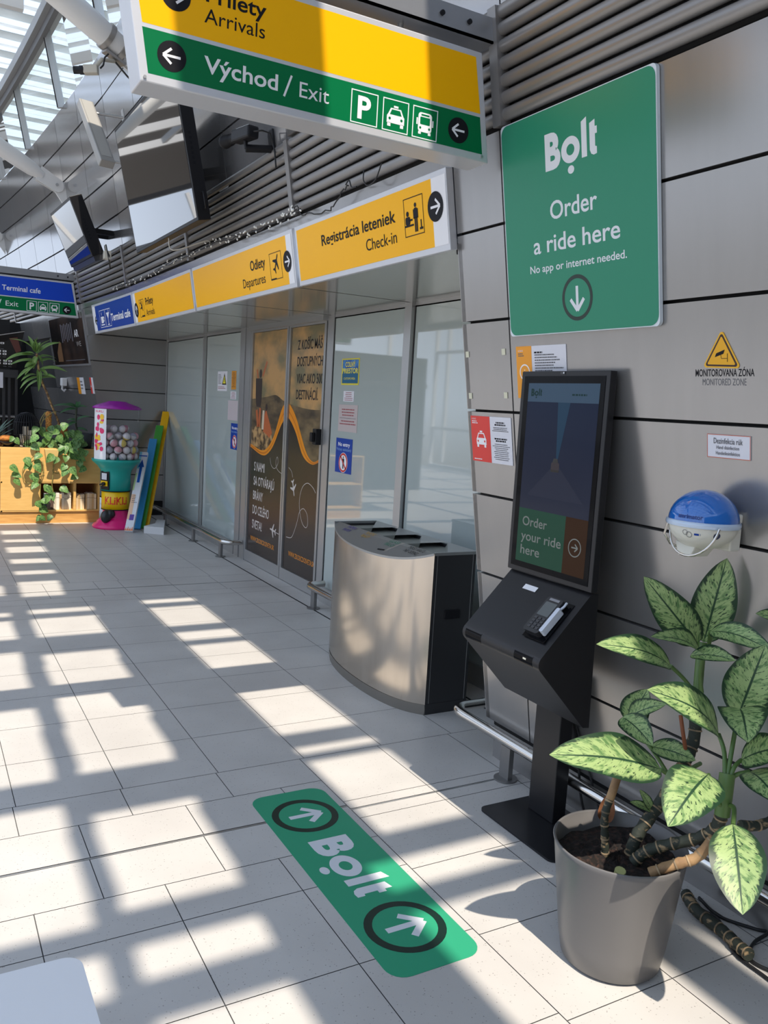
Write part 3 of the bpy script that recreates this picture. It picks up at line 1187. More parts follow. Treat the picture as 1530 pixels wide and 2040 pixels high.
beam(2.655, -0.9, 1.855, 2.925, 'grey steel channel beam carrying the yellow and green sign')
s2, f2 = hanging_sign('hanging_sign', 11.2, 0.15, 1.822, 2.478, 2.652, 2.905, 0.13, 'blue over green hanging sign reading Terminal cafe, farther away at left', mat('sign_royal_blue', s2l(8, 66, 190), 0.3))
F = Flat(f2)
F.split = True
F.text('Terminal cafe', 0.945, 2.728, 0.058, WPRINT, 3, 0.43, 0.014)
F.text('Východ', 0.50, 2.535, 0.058, WPRINT, 3, 0.33, 0.014)
F.sec('lettering')
F.line((0.905, 2.525), (0.935, 2.615), 0.009, WPRINT, 3)
F.end()
F.text('Exit', 0.985, 2.545, 0.058, WPRINT, 3, 0.14)
for i, a0 in enumerate((1.218, 1.347, 1.478)):
    F.sec('pictogram')
    F.frame(a0, 2.51, a0+0.113, 2.63, 0.005, WPRINT, 3)
    if i == 0:
        F.text('P', 1.25, 2.532, 0.075, WPRINT, 3, 0.052, 0.03)
    elif i == 1:
        picto_taxi(F, 1.404, 2.568, 0.062, WPRINT, GRN, 3)
    else:
        picto_bus(F, 1.535, 2.568, 0.062, WPRINT, GRN, 3)
    F.end()
picto_arrow(F, 1.680, 2.562, 0.050, 180)
F.build('lettering', s2)
m_ = MB()
m_.tube([(1.33, 11.265, 2.88), (1.33, 11.265, 2.92)], 0.011, ALU, 10)
m_.build('hanger_rod', s2)
beam(11.19, -0.9, 1.80, 2.915, 'grey steel channel beam above the blue Terminal cafe sign')

# ------------------------------------------------------------------ sign boxes on the lintel
def lintel_sign(y0, y1, label, slots):
    """slots: list of (a0, a1, material)"""
    m_ = MB()
    n = max(1, round((y1-y0)/0.2)) if y1 > 8 else 1
    for i in range(n):
        a, b = y0+(y1-y0)*i/n, y0+(y1-y0)*(i+1)/n
        m_.fbox(fac, -b, 2.262, -a, 2.583, 0.0, 0.036, SIGNF)
    o = tag(m_.build('lintel_sign', bevel=0.003), label, 'sign', 'illuminated signs over the glass doors')
    F = Flat(lambda a, z, off=0.0: fac(a, z, 0.0365+off), 0.0006)
    for a0, a1, mm in slots:
        k = 24
        for i in range(k):
            F.rect(a0+(a1-a0)*i/k, 2.288, a0+(a1-a0)*(i+1)/k, 2.560, mm, 1)
    F.build('face', o)
    F = Flat(lambda a, z, off=0.0: fac(a, z, 0.0372+off), 0.0006)
    F.split = True
    return o, F


o, F = lintel_sign(3.0, 4.56, 'yellow sign reading Check-in with a counter symbol, nearest over the glass wall', [(-4.535, -3.115, YEL), (-3.115, -3.006, WPRINT)])
picto_arrow(F, -3.09, 2.446, 0.060, 0, 2)
F.text('Registrácia leteniek', -4.215, 2.437, 0.052, KPRINT, 2, 0.79, 0.014)
F.text('Check-in', -3.722, 2.348, 0.052, KPRINT, 2, 0.297)
F.sec('pictogram')
F.frame(-3.348, 2.357, -3.186, 2.517, 0.0035, KPRINT, 2)
F.rect(-3.345, 2.398, -3.27, 2.406, KPRINT, 2)
F.disc(-3.318, 2.452, 0.011, KPRINT, 2)
F.rr(-3.338, 2.406, -3.298, 2.440, 0.01, KPRINT, 2)
F.rect(-3.312, 2.420, -3.278, 2.428, KPRINT, 2)
picto_person(F, -3.250, 2.428, 0.125, KPRINT, 2)
F.rect(-3.222, 2.375, -3.195, 2.384, KPRINT, 2)
F.rect(-3.213, 2.384, -3.205, 2.415, KPRINT, 2)
F.end()
F.build('lettering', o)
o, F = lintel_sign(4.60, 6.58, 'yellow sign reading Departures with a white strip at its right end', [(-6.56, -4.70, YEL), (-4.70, -4.62, WPRINT)])
picto_arrow(F, -4.70, 2.415, 0.060, 0, 2)
F.text('Odlety', -5.312, 2.426, 0.058, KPRINT, 2, 0.262, 0.014)
F.text('Departures', -5.475, 2.332, 0.056, KPRINT, 2, 0.405)
F.sec('pictogram')
F.frame(-4.975, 2.333, -4.790, 2.489, 0.0035, KPRINT, 2)
F.rect(-4.972, 2.333, -4.885, 2.342, KPRINT, 3)
plane_icon(F, -4.875, 2.427, 0.060, 55, KPRINT, 2)
F.end()
F.build('lettering', o)
o, F = lintel_sign(6.62, 8.60, 'yellow sign reading Arrivals with small text at its left end', [(-8.505, -6.64, YEL), (-8.585, -8.505, WPRINT)])
picto_arrow(F, -8.50, 2.402, 0.068, 90, 2)
F.sec('pictogram')
F.frame(-8.375, 2.326, -8.205, 2.487, 0.004, KPRINT, 2)
plane_icon(F, -8.29, 2.425, 0.062, -50, KPRINT, 2)
F.rect(-8.31, 2.328, -8.21, 2.340, KPRINT, 3)
F.end()
F.text('Prílety', -8.135, 2.424, 0.062, KPRINT, 2, 0.285, 0.014)
F.text('Arrivals', -8.145, 2.328, 0.056, KPRINT, 2, 0.30)
F.build('lettering', o)
o, F = lintel_sign(8.64, 10.42, 'blue sign reading Terminal cafe with cup and glass symbols, last of the lintel row', [(-10.27, -8.66, BLU), (-10.40, -10.27, WPRINT)])
F.sec('pictogram')
F.arrow(-10.27, 2.402, 0.055, 180, 0.018, KPRINT, 3)
F.end()
F.sec('pictogram')
F.frame(-10.09, 2.312, -9.84, 2.50, 0.006, WPRINT, 2)
F.poly([(-10.04, 2.43), (-9.92, 2.43), (-9.93, 2.36), (-10.03, 2.36)], WPRINT, 2)
F.rect(-10.05, 2.335, -9.90, 2.348, WPRINT, 2)
F.ring(-9.91, 2.40, 0.016, 0.028, WPRINT, 2)
F.rect(-10.0, 2.445, -9.985, 2.475, WPRINT, 2)
F.end()
F.sec('pictogram')
F.frame(-9.83, 2.312, -9.59, 2.50, 0.006, WPRINT, 2)
F.poly([(-9.78, 2.46), (-9.64, 2.46), (-9.71, 2.39)], WPRINT, 2)
F.rect(-9.717, 2.335, -9.703, 2.40, WPRINT, 2)
F.rect(-9.75, 2.328, -9.67, 2.338, WPRINT, 2)
F.line((-9.71, 2.41), (-9.66, 2.49), 0.01, WPRINT, 2)
F.end()
F.text('Terminal cafe', -9.575, 2.362, 0.072, WPRINT, 2, 0.815, 0.025)
F.build('lettering', o)

# ------------------------------------------------------------------ green ride poster on the wall
BASE = 0.002
m_ = MB()
pl = rrect(-2.652, 1.897, -1.902, 2.646, 0.016)
m_.prism([fac(a, z, BASE) for a, z in pl], fac(0, 1, 0.014)-fac(0, 1, 0.0), mat('poster_edge', (0.62, 0.68, 0.72), 0.3))
po = tag(m_.build('wall_poster'), 'large green poster reading Order a ride here, on the grey wall above the kiosk', 'poster')
fp = lambda a, z, off=0.0: fac(a, z, 0.0165+off)
F = Flat(fp)
F.rr(-2.649, 1.900, -1.905, 2.643, 0.033, BOLT, 1)
F.build('face', po)


def bolt_word(F, a, b, cap, width, m, l=2):
    """the word, with its round dot under the o"""
    k = width/2.42
    F.text('B', a, b, cap, m, l, 0.76*k, 0.05)
    xo = a+1.24*k
    F.ring(xo, b+cap*0.36, cap*0.17, cap*0.40, m, l, k=1.0*(k*0.44)/(cap*0.40))
    F.disc(xo, b-cap*0.24, 0.15*k, m, l, cap*0.125)
    F.poly([(a+1.76*k, b), (a+2.0*k, b), (a+2.0*k, b+cap*1.16), (a+1.76*k, b+cap*1.06)], m, l)
    F.poly([(a+2.13*k, b+cap*0.15), (a+2.19*k, b+cap*0.03), (a+2.30*k, b-0.02*cap), (a+2.44*k, b), (a+2.44*k, b+cap*0.2), (a+2.37*k, b+cap*0.22), (a+2.37*k, b+cap*0.58), (a+2.46*k, b+cap*0.58), (a+2.46*k, b+cap*0.79), (a+2.37*k, b+cap*0.79), (a+2.37*k, b+cap*1.0), (a+2.13*k, b+cap*0.93)], m, l)


PT = mat('poster_text_white', s2l(215, 218, 222), 0.4)
RINGK = mat('ring_dark_green', s2l(14, 40, 33), 0.4)
F2 = Flat(fp)
F2.split = True
F2.sec('logo')
bolt_word(F2, -2.408, 2.452, 0.104, 0.252, PT)
F2.end()
F2.text('Order', -2.393, 2.285, 0.058, PT, 2, 0.233, 0.012)
F2.text('a ride here', -2.490, 2.180, 0.056, PT, 2, 0.43, 0.012)
F2.text('No app or internet needed.', -2.515, 2.115, 0.025, PT, 2, 0.482, 0.012)
F2.sec('arrow_symbol')
F2.ring(-2.270, 2.012, 0.064, 0.077, RINGK, 2)
F2.arrow(-2.270, 2.010, 0.041, -90, 0.0125, PT, 2)
F2.end()
F2.build('lettering', po)

# ------------------------------------------------------------------ small notices on the wall
def wall_sheet(name, y0, y1, z0, z1, m, label, cat='sign', group=None, th=0.0025):
    m_ = MB()
    m_.fbox(fac, -y1, z0, -y0, z1, 0.0005, th, m)
    return tag(m_.build(name), label, cat, group), Flat(lambda a, z, off=0.0: fac(a, z, th+off), 0.0005)


PAPER = mat('paper', s2l(212, 212, 218), 0.5)
ORG = mat('notice_orange', s2l(230, 150, 25), 0.4)
REDN = mat('notice_red', s2l(214, 52, 44), 0.4)
o, F = wall_sheet('notice_sheet', 2.354, 2.641, 1.662, 1.858, PAPER, 'orange and white information sheet half behind the kiosk screen', 'notice')
F.rect(-2.641, 1.662, -2.548, 1.858, ORG, 1)
F.ring(-2.592, 1.760, 0.026, 0.031, WPRINT, 2)
F.text('i', -2.592, 1.743, 0.030, WPRINT, 2, align='C')
F.text('KOSICE', -2.628, 1.838, 0.006, WPRINT, 2)
lined(F, -2.628, 1.832, -2.585, 2, 0.004, GREYTXT, 2)
lined(F, -2.532, 1.836, -2.46, 1, 0.006, KPRINT, 2)
lined(F, -2.53, 1.826, -2.37, 7, 0.0042, GREYTXT, 2, 2.3, 3)
F.build('print', o)
o, F = wall_sheet('notice_sheet', 2.697, 2.976, 1.390, 1.582, PAPER, 'red and white taxi notice sheet on the pier beside the kiosk', 'notice')
F.rect(-2.976, 1.390, -2.840, 1.582, REDN, 1)
picto_taxi(F, -2.905, 1.486, 0.056, WPRINT, REDN, 2)
F.text('KOSICE', -2.966, 1.567, 0.006, WPRINT, 2)
lined(F, -2.966, 1.562, -2.915, 2, 0.004, WPRINT, 2)
lined(F, -2.962, 1.402, -2.88, 1, 0.004, WPRINT, 2)
lined(F, -2.81, 1.562, -2.73, 2, 0.006, KPRINT, 2, 1.5, 4, True)
lined(F, -2.825, 1.540, -2.715, 3, 0.003, GREYTXT, 2, 2.2, 5, True)
lined(F, -2.815, 1.496, -2.725, 2, 0.006, KPRINT, 2, 1.5, 6, True)
lined(F, -2.828, 1.472, -2.71, 9, 0.003, GREYTXT, 2, 2.6, 7, True)
F.build('print', o)
TAPE = mat('adhesive_pad', s2l(208, 205, 180), 0.6)
for y, z, lb in ((2.973, 1.837, 'upper left cream adhesive pad above the red taxi notice'), (2.722, 1.841, 'upper right cream adhesive pad above the red taxi notice'),
                 (2.968, 1.665, 'lower left cream adhesive pad just above the red taxi notice'), (2.722, 1.671, 'lower right cream adhesive pad just above the red taxi notice')):
    o, _ = wall_sheet('adhesive_pad', y-0.011, y+0.011, z-0.012, z+0.012, TAPE, lb, 'pad', 'adhesive pads left on the pier', 0.003)
# camera warning
m_ = MB()
tri = [(-1.745, 1.772), (-1.625, 1.768), (-1.684, 1.868)]


def rtri(c, s_, r, n=5):
    cx = sum(p[0] for p in c)/3
    cz = sum(p[1] for p in c)/3
    pts = []
    for i in range(3):
        p = Vector(c[i])
        d = (p-Vector((cx, cz))).normalized()
        q = Vector((cx, cz))+(p-Vector((cx, cz)))*s_-d*r
        a0 = math.atan2(d.y, d.x)
        pts += [(q.x+r*math.cos(a0+math.radians(60)*(2*k/n-1)), q.y+r*math.sin(a0+math.radians(60)*(2*k/n-1))) for k in range(n+1)]
    return pts


m_.prism([fac(a, z, 0.0005) for a, z in rtri(tri, 1.0, 0.008)], fac(0, 1, 0.002)-fac(0, 1, 0), mat('warn_pale', s2l(226, 170, 30), 0.4))
o = tag(m_.build('warning_sign'), 'yellow triangle camera warning above the words monitored zone', 'sign')
F = Flat(lambda a, z, off=0.0: fac(a, z, 0.0022+off), 0.0005)
F.split = True
F.poly(rtri(tri, 0.90, 0.006), mat('warn_ring', s2l(44, 14, 8), 0.4), 1)
F.poly(rtri(tri, 0.79, 0.003), mat('warn_yellow', s2l(226, 165, 8), 0.4), 2)
F.poly([(-1.707, 1.797), (-1.677, 1.806), (-1.672, 1.818), (-1.702, 1.808)], KPRINT, 3)
F.path([(-1.686, 1.803), (-1.684, 1.793), (-1.663, 1.793)], 0.0014, KPRINT, 3)
F.path([(-1.663, 1.807), (-1.663, 1.783)], 0.002, KPRINT, 3)
F.build('symbol', o)
F = Flat(lambda a, z, off=0.0: fac(a, z, 0.0002+off), 0.0002)
F.split = True
F.text('MONITOROVANÁ ZÓNA', -1.780, 1.742, 0.020, KPRINT, 1, 0.205, 0.014)
F.text('MONITORED ZONE', -1.754, 1.716, 0.019, GREYTXT, 1, 0.153)
F.build('lettering', o)
o, F = wall_sheet('label_plate', 1.584, 1.736, 1.503, 1.573, PAPER, 'small white plate about hand disinfection above the blue dispenser', 'label')
F.frame(-1.736, 1.503, -1.584, 1.573, 0.002, mat('thin_red', s2l(190, 96, 70), 0.5), 1)
F.text('Dezinfekcia rúk', -1.712, 1.546, 0.016, GREYTXT, 2, 0.102, 0.01)
F.text('Hand disinfection', -1.702, 1.530, 0.010, GREYTXT, 2, 0.080, 0.01)
F.text('Handedesinfektion', -1.704, 1.513, 0.010, GREYTXT, 2, 0.084, 0.01)
F.build('lettering', o)
# far notices on the far pier
o, F = wall_sheet('notice_sheet', 11.55, 11.93, 1.54, 1.755, PAPER, 'far orange and white sheet on the wall beside the dark cafe poster', 'notice')
F.rect(-11.93, 1.54, -11.77, 1.755, ORG, 1)
lined(F, -11.75, 1.71, -11.58, 3, 0.018, GREYTXT, 2, 2.4)
F.build('print', o)
o, F = wall_sheet('notice_sheet', 11.05, 11.22, 1.555, 1.755, PAPER, 'far red and white sheet on the wall above the ball vending machine', 'notice')
F.rect(-11.22, 1.555, -11.14, 1.755, REDN, 1)
picto_taxi(F, -11.18, 1.65, 0.03, WPRINT, REDN, 2)
F.build('print', o)

# ------------------------------------------------------------------ stickers on the glass
gf = lambda a, z, off=0.0: Vector((2.8945-off, -a, z))


def glass_sheet(name, y0, y1, z0, z1, m, label, tilt=0.0, cat='notice'):
    m_ = MB()
    m_.hexa([gf(-y1, z0+tilt, 0), gf(-y0, z0, 0), gf(-y0, z1, 0), gf(-y1, z1+tilt, 0), gf(-y1, z0+tilt, 0.002), gf(-y0, z0, 0.002), gf(-y0, z1, 0.002), gf(-y1, z1+tilt, 0.002)], m)
    return tag(m_.build(name), label, cat), Flat(lambda a, z, off=0.0: gf(a, z, 0.0021+off), 0.0006)


REDT = mat('red_print', s2l(150, 62, 70), 0.5)
CUST = mat('customs_teal', s2l(8, 92, 128), 0.3)
CUSTB = two_tone('customs_blue', s2l(12, 70, 150), s2l(60, 130, 190), 30, 0.4, 0.6, 0.3)
o, F = glass_sheet('customs_sign', 5.588, 5.878, 1.748, 1.947, mat('customs_yellow', s2l(214, 200, 40), 0.4), 'teal and blue customs sign with yellow edge, topmost on the glass')
F.rect(-5.865, 1.760, -5.600, 1.858, CUST, 1)
F.rect(-5.865, 1.858, -5.600, 1.937, CUSTB, 1)
YT = mat('yellow_print', s2l(232, 220, 60), 0.4)
F.text('COLNÝ', -5.815, 1.884, 0.036, YT, 2, 0.165, 0.02)
F.text('PRIESTOR', -5.863, 1.836, 0.036, YT, 2, 0.262, 0.02)
F.text('CUSTOMS AREA', -5.835, 1.788, 0.016, YT, 2, 0.19)
F.build('lettering', o)
o, F = glass_sheet('small_notice', 5.652, 5.828, 1.622, 1.702, PAPER, 'small white notice with red lines under the customs sign')
lined(F, -5.81, 1.692, -5.67, 5, 0.005, REDT, 1, 2.8, 8, True)
F.build('print', o)
o, F = glass_sheet('notice_board', 5.578, 5.895, 1.392, 1.598, mat('plastic_sleeve', s2l(190, 178, 176), 0.25), 'larger pinkish sleeve with red print above the no entry sign')
lined(F, -5.87, 1.566, -5.60, 3, 0.009, REDT, 1, 2.4, 9, True)
F.rect(-5.875, 1.494, -5.60, 1.497, GREYTXT, 1)
lined(F, -5.87, 1.477, -5.60, 2, 0.009, REDT, 1, 2.4, 10, True)
F.build('print', o)


def no_entry(y0, y1, z0, z1, label, tilt):
    o, F = glass_sheet('no_entry_sign', y0, y1, z0, z1, BLU, label, tilt, 'sign')
    w_, h_ = y1-y0, z1-z0
    a = -(y0+y1)/2
    F.text('No entry', a, z0+0.775*h_, 0.105*h_, WPRINT, 1, 0.72*w_, 0.02, 'C')
    F.text('Vstup zakázaný', a, z0+0.645*h_, 0.08*h_, mat('pale_blue_print', s2l(130, 170, 215), 0.4), 1, 0.90*w_, 0, 'C')
    c = (a, z0+0.30*h_)
    F.disc(c[0], c[1], 0.265*w_*1.05, WPRINT, 1)
    picto_person(F, c[0], c[1], 0.36*w_, KPRINT, 2)
    r = 0.265*w_
    F.line((c[0]-0.68*r, c[1]+0.68*r), (c[0]+0.68*r, c[1]-0.68*r), 0.18*r, mat('sign_red', s2l(200, 40, 40), 0.4), 3)
    F.ring(c[0], c[1], r*0.80, r, MATS['sign_red'], 3)
    F.build('lettering', o)


no_entry(5.635, 5.913, 1.073, 1.339, 'blue no entry sign on the glass right of the sliding door', 0.0)
no_entry(8.178, 8.424, 1.073, 1.341, 'blue no entry sign on the glass left of the sliding door', 0.0)
o, F = glass_sheet('warning_notice', 8.597, 8.912, 1.668, 1.877, PAPER, 'white notice with a yellow warning triangle on the far glass pane')
F.poly([(-8.76, 1.735), (-8.615, 1.735), (-8.688, 1.858)], KPRINT, 1)
F.poly([(-8.735, 1.748), (-8.64, 1.748), (-8.688, 1.830)], YT, 2)
F.rect(-8.694, 1.765, -8.682, 1.80, KPRINT, 3)
lined(F, -8.89, 1.845, -8.78, 7, 0.006, GREYTXT, 1, 2.6, 11)
lined(F, -8.89, 1.715, -8.63, 2, 0.006, REDT, 1, 2.6, 12)
F.build('print', o)
o, F = glass_sheet('narrow_notice', 8.317, 8.457, 1.688, 1.878, mat('amber_sheet', s2l(210, 142, 40), 0.4), 'narrow amber notice high on the far glass pane')
lined(F, -8.445, 1.86, -8.33, 10, 0.006, mat('brown_print', s2l(120, 70, 20), 0.5), 1, 2.6, 13, True)
F.build('print', o)
o, F = glass_sheet('small_notice', 8.300, 8.474, 1.588, 1.669, PAPER, 'small white notice directly under the narrow amber one')
lined(F, -8.46, 1.658, -8.315, 5, 0.005, REDT, 1, 2.8, 14, True)
F.build('print', o)
o, F = glass_sheet('blank_sheet', 8.235, 8.542, 1.370, 1.574, mat('pale_sheet', s2l(192, 182, 184), 0.4), 'blank pinkish sheet above the far no entry sign')

# ------------------------------------------------------------------ floor sticker
ff = lambda a, x, off=0.0: Vector((x, -a, 0.0012+off))
m_ = MB()
m_.prism([ff(a, x, -0.001) for a, x in rrect(-3.006, 1.158, -1.828, 1.474, 0.06)], (0, 0, 0.001), STICK)
o = tag(m_.build('floor_sticker'), 'long green floor sticker with two circled arrows, lying before the kiosk', 'sticker')
F = Flat(ff, 0.0003)
F.split = True
for a in (-2.80, -2.035):
    F.sec('arrow_symbol')
    F.ring(a, 1.317, 0.103, 0.130, RINGK, 1)
    F.arrow(a, 1.317, 0.066, 90, 0.024, PT, 1)
    F.end()
F.sec('logo')
bolt_word(F, -2.61, 1.252, 0.135, 0.38, PT, 1)
F.end()
F.build('lettering', o)
# ------------------------------------------------------------------ ordering kiosk
KB = mat('kiosk_black', (0.011, 0.011, 0.013), 0.36, spec=0.35)
KBZ = mat('kiosk_bezel', (0.004, 0.004, 0.005), 0.07, spec=0.08)
kio = thing('self_service_kiosk', (2.14, 2.35, 0), 'black standing ride kiosk with a tall portrait screen on a square floor plate', 'kiosk')
m_ = MB()
m_.prism([(x, y, 0.001) for x, y in rrect(1.985, 2.128, 2.31, 2.578, 0.03)], (0, 0, 0.008), KB)
k1 = m_.build('base_plate')
m_ = MB()
m_.box(2.172, 2.345, 0.009, 2.238, 2.495, 0.56, KB)
k2 = m_.build('column', bevel=0.004)
prof = [(2.066, 0.995), (2.037, 0.998)]
cx_, cz_, rr0 = 1.858, 0.765, 0.034
prof += [(cx_+rr0*math.cos(math.radians(a)), cz_+rr0*math.sin(math.radians(a))) for a in range(134, 224, 5)]
prof += [(2.049, 0.514), (2.078, 0.510)]
m_ = MB()
n_ = len(prof)
pa = [Vector((x, 2.10, z)) for x, z in prof]
pb = [Vector((x, 2.55, z)) for x, z in prof]
m_.add(pa+pb, [(i, (i+1) % n_, n_+(i+1) % n_, n_+i) for i in range(n_)], KB)
m_.add(pa, [tuple(range(n_))], KB)
m_.add(pb, [tuple(range(n_))[::-1]], KB)
k3 = m_.build('housing')
for p in k3.data.polygons:
    p.use_smooth = False
dsk = lambda a, s_, off=0.0: Vector((1.838+0.7147*s_-0.6994*off, -a, 0.8025+0.6994*s_+0.7147*off))
m_ = MB()
m_.fbox(dsk, -2.418, 0.213, -2.345, 0.235, 0.0005, 0.0016, WPRINT)
k31 = m_.build('white_label', k3)
m_ = MB()
for (y, a) in ((2.482, 'x'), (2.185, 'y')):
    ang = [math.radians(t) for t in range(146, 214, 6)]
    for r_, wd, mm in ((rr0+0.0006, 0.050, KBZ), (rr0+0.0012, 0.050, KB)):
        pr_ = [(cx_+r_*math.cos(t), cz_+r_*math.sin(t)) for t in (ang if mm is KBZ else ang[:2])]
        m_.add([(x, y-wd, z) for x, z in pr_]+[(x, y+wd, z) for x, z in pr_], [(i, i+1, len(pr_)+i+1, len(pr_)+i) for i in range(len(pr_)-1)], mm, True)
    k32 = m_.build('scanner_window', k3, fix=False)
    m_ = MB()
m_.box(1.8228, 2.168, 0.764, 1.83, 2.184, 0.770, mat('pale_usb', (0.75, 0.72, 0.6), 0.4))
m_.build('usb_socket', k32)
m_ = MB()
m_.box(2.020, 2.088, 1.003, 2.050, 2.555, 1.760, KB)
k4 = m_.build('screen_frame', bevel=0.003)
m_ = MB()
m_.box(2.0185, 2.108, 1.022, 2.022, 2.535, 1.742, KBZ)
k5 = m_.build('display', k4)
m_ = MB()
m_.box(2.0178, 2.312, 1.748, 2.022, 2.336, 1.757, BLACKG)
m_.tube([(2.0178, 2.318, 1.753), (2.0168, 2.318, 1.753)], 0.003, PT, 10)
m_.build('camera_lens', k4)
SCRW = mat('screen_header', (0.03, 0.05, 0.07), 0.10, spec=0.07, emit=s2l(64, 84, 108), es=0.32)
def screen_img():
    m = bpy.data.materials.new('screen_picture')
    m.use_nodes = True
    n = m.node_tree.nodes
    l = m.node_tree.links
    b = n['Principled BSDF']
    b.inputs['Roughness'].default_value = 0.08
    b.inputs['Specular IOR Level'].default_value = 0.07
    b.inputs['Base Color'].default_value = (0.01, 0.012, 0.02, 1)
    t = n.new('ShaderNodeTexCoord')
    sx = n.new('ShaderNodeSeparateXYZ')
    mr_ = n.new('ShaderNodeMapRange')
    mr_.inputs['From Min'].default_value = 1.25
    mr_.inputs['From Max'].default_value = 1.65
    r = n.new('ShaderNodeValToRGB')
    r.color_ramp.elements[0].color = (*s2l(58, 62, 80), 1)
    r.color_ramp.elements[1].color = (*s2l(22, 38, 70), 1)
    l.new(t.outputs['Object'], sx.inputs[0])
    l.new(sx.outputs['Z'], mr_.inputs[0])
    l.new(mr_.outputs[0], r.inputs[0])
    l.new(r.outputs[0], b.inputs['Emission Color'])
    b.inputs['Emission Strength'].default_value = 0.30
    return m


SCRI = screen_img()
SCRG = mat('screen_green', (0.01, 0.03, 0.02), 0.10, spec=0.07, emit=s2l(44, 84, 66), es=0.32)
SCRB = mat('screen_beam', (0.01, 0.02, 0.03), 0.10, spec=0.07, emit=s2l(44, 76, 106), es=0.32)
SCRO = mat('screen_brown', (0.02, 0.01, 0.005), 0.10, spec=0.07, emit=s2l(62, 38, 22), es=0.32)
SCRT = mat('screen_text', (0.1, 0.1, 0.1), 0.2, spec=0.07, emit=s2l(130, 138, 130), es=0.32)
SCRK = mat('screen_dark_green', (0.01, 0.02, 0.02), 0.2, spec=0.07, emit=s2l(10, 52, 50), es=0.32)
sf = lambda a, z, off=0.0: Vector((2.0184-off, -a, z))
F = Flat(sf, 0.0003)
F.rect(-2.508, 1.648, -2.130, 1.716, SCRW, 1)
F.rect(-2.508, 1.248, -2.130, 1.648, SCRI, 1)
F.rect(-2.508, 1.044, -2.244, 1.248, SCRG, 1)
F.rect(-2.244, 1.044, -2.130, 1.248, SCRO, 1)
F.poly([(-2.335, 1.648), (-2.27, 1.648), (-2.312, 1.445), (-2.322, 1.445)], SCRB, 2)
F.poly([(-2.47, 1.30), (-2.335, 1.42), (-2.305, 1.42), (-2.165, 1.30)], mat('screen_road', (0.01, 0.012, 0.02), 0.1, spec=0.07, emit=s2l(62, 66, 84), es=0.32), 2)
CARM = mat('screen_car', (0.02, 0.02, 0.02), 0.2, spec=0.07, emit=s2l(96, 84, 92), es=0.22)
F.rr(-2.346, 1.402, -2.302, 1.432, 0.006, CARM, 3)
F.poly([(-2.340, 1.432), (-2.334, 1.447), (-2.314, 1.447), (-2.308, 1.432)], BLACKG, 3)
F.rect(-2.346, 1.398, -2.302, 1.406, BLACKG, 4)
bolt_word(F, -2.490, 1.670, 0.024, 0.060, SCRK, 2)
lined(F, -2.265, 1.679, -2.15, 1, 0.006, SCRK, 2)
F.text('Order', -2.482, 1.184, 0.034, SCRT, 2, 0.140, 0.008)
F.text('your ride', -2.484, 1.128, 0.034, SCRT, 2, 0.225, 0.008)
F.text('here', -2.482, 1.075, 0.034, SCRT, 2, 0.110, 0.008)
F.ring(-2.187, 1.144, 0.029, 0.033, SCRT, 2)
F.arrow(-2.187, 1.144, 0.016, 0, 0.005, SCRT, 2)
F.build('screen_image', k5)
# card terminal in its recess
m_ = MB()
m_.fbox(dsk, -2.246, 0.036, -2.130, 0.214, 0.0004, 0.0012, KBZ)
k6 = m_.build('terminal_recess', k3)
m_ = MB()
TB = mat('terminal_black', (0.02, 0.02, 0.023), 0.3)
pr = rrect(-2.240, 0.050, -2.160, 0.205, 0.012)
m_.prism([dsk(a, s_, 0.0012) for a, s_ in pr], dsk(0, 0, 0.024)-dsk(0, 0, 0), TB)
k7 = m_.build('card_terminal', bevel=0.003)
m_ = MB()
m_.fbox(dsk, -2.230, 0.122, -2.172, 0.182, 0.025, 0.0262, mat('terminal_screen', (0.10, 0.11, 0.11), 0.15))
m_.fbox(dsk, -2.225, 0.190, -2.175, 0.200, 0.025, 0.0258, mat('terminal_logo', (0.25, 0.25, 0.26), 0.4))
m_.build('display', k7)
m_ = MB()
for r_ in range(4):
    for c_ in range(3):
        a, s_ = -2.226+0.020*c_, 0.064+0.0135*r_
        m_.fbox(dsk, a, s_, a+0.014, s_+0.009, 0.025, 0.0275, mat('key_grey', (0.05, 0.05, 0.055), 0.3))
m_.build('keypad', k7)
m_ = MB()
pr = rrect(-2.160, 0.062, -2.143, 0.170, 0.006)
m_.prism([dsk(a, s_, 0.004) for a, s_ in pr], dsk(0, 0, 0.026)-dsk(0, 0, 0), mat('terminal_silver', (0.62, 0.66, 0.74), 0.3))
m_.tube([dsk(-2.158, 0.170, 0.015), dsk(-2.150, 0.186, 0.017), dsk(-2.153, 0.205, 0.015)], 0.0045, MATS['terminal_silver'], 8)
m_.build('silver_side_grip', k7)
adopt(kio, k1, k2, k3, k4, k7)

# ------------------------------------------------------------------ steel litter bin with a curved front
bn = thing('recycling_bin', (2.4, 4.1, 0), 'wide stainless steel recycling bin with a curved front and black side', 'bin')
arcp = [(2.33, 3.549), (2.278, 3.61), (2.236, 3.695), (2.207, 3.81), (2.192, 3.95), (2.190, 4.10), (2.200, 4.26), (2.222, 4.41), (2.258, 4.55), (2.305, 4.668)]
def dense(pts, k=3):
    out = []
    n = len(pts)
    for i in range(n-1):
        p0, p1, p2, p3 = (Vector(pts[max(i-1, 0)]), Vector(pts[i]), Vector(pts[i+1]), Vector(pts[min(i+2, n-1)]))
        for j in range(k):
            t = j/k
            out.append(0.5*((2*p1)+(p2-p0)*t+(2*p0-5*p1+4*p2-p3)*t*t+(3*p1-p0-3*p2+p3)*t**3))
    out.append(Vector(pts[-1]))
    return out


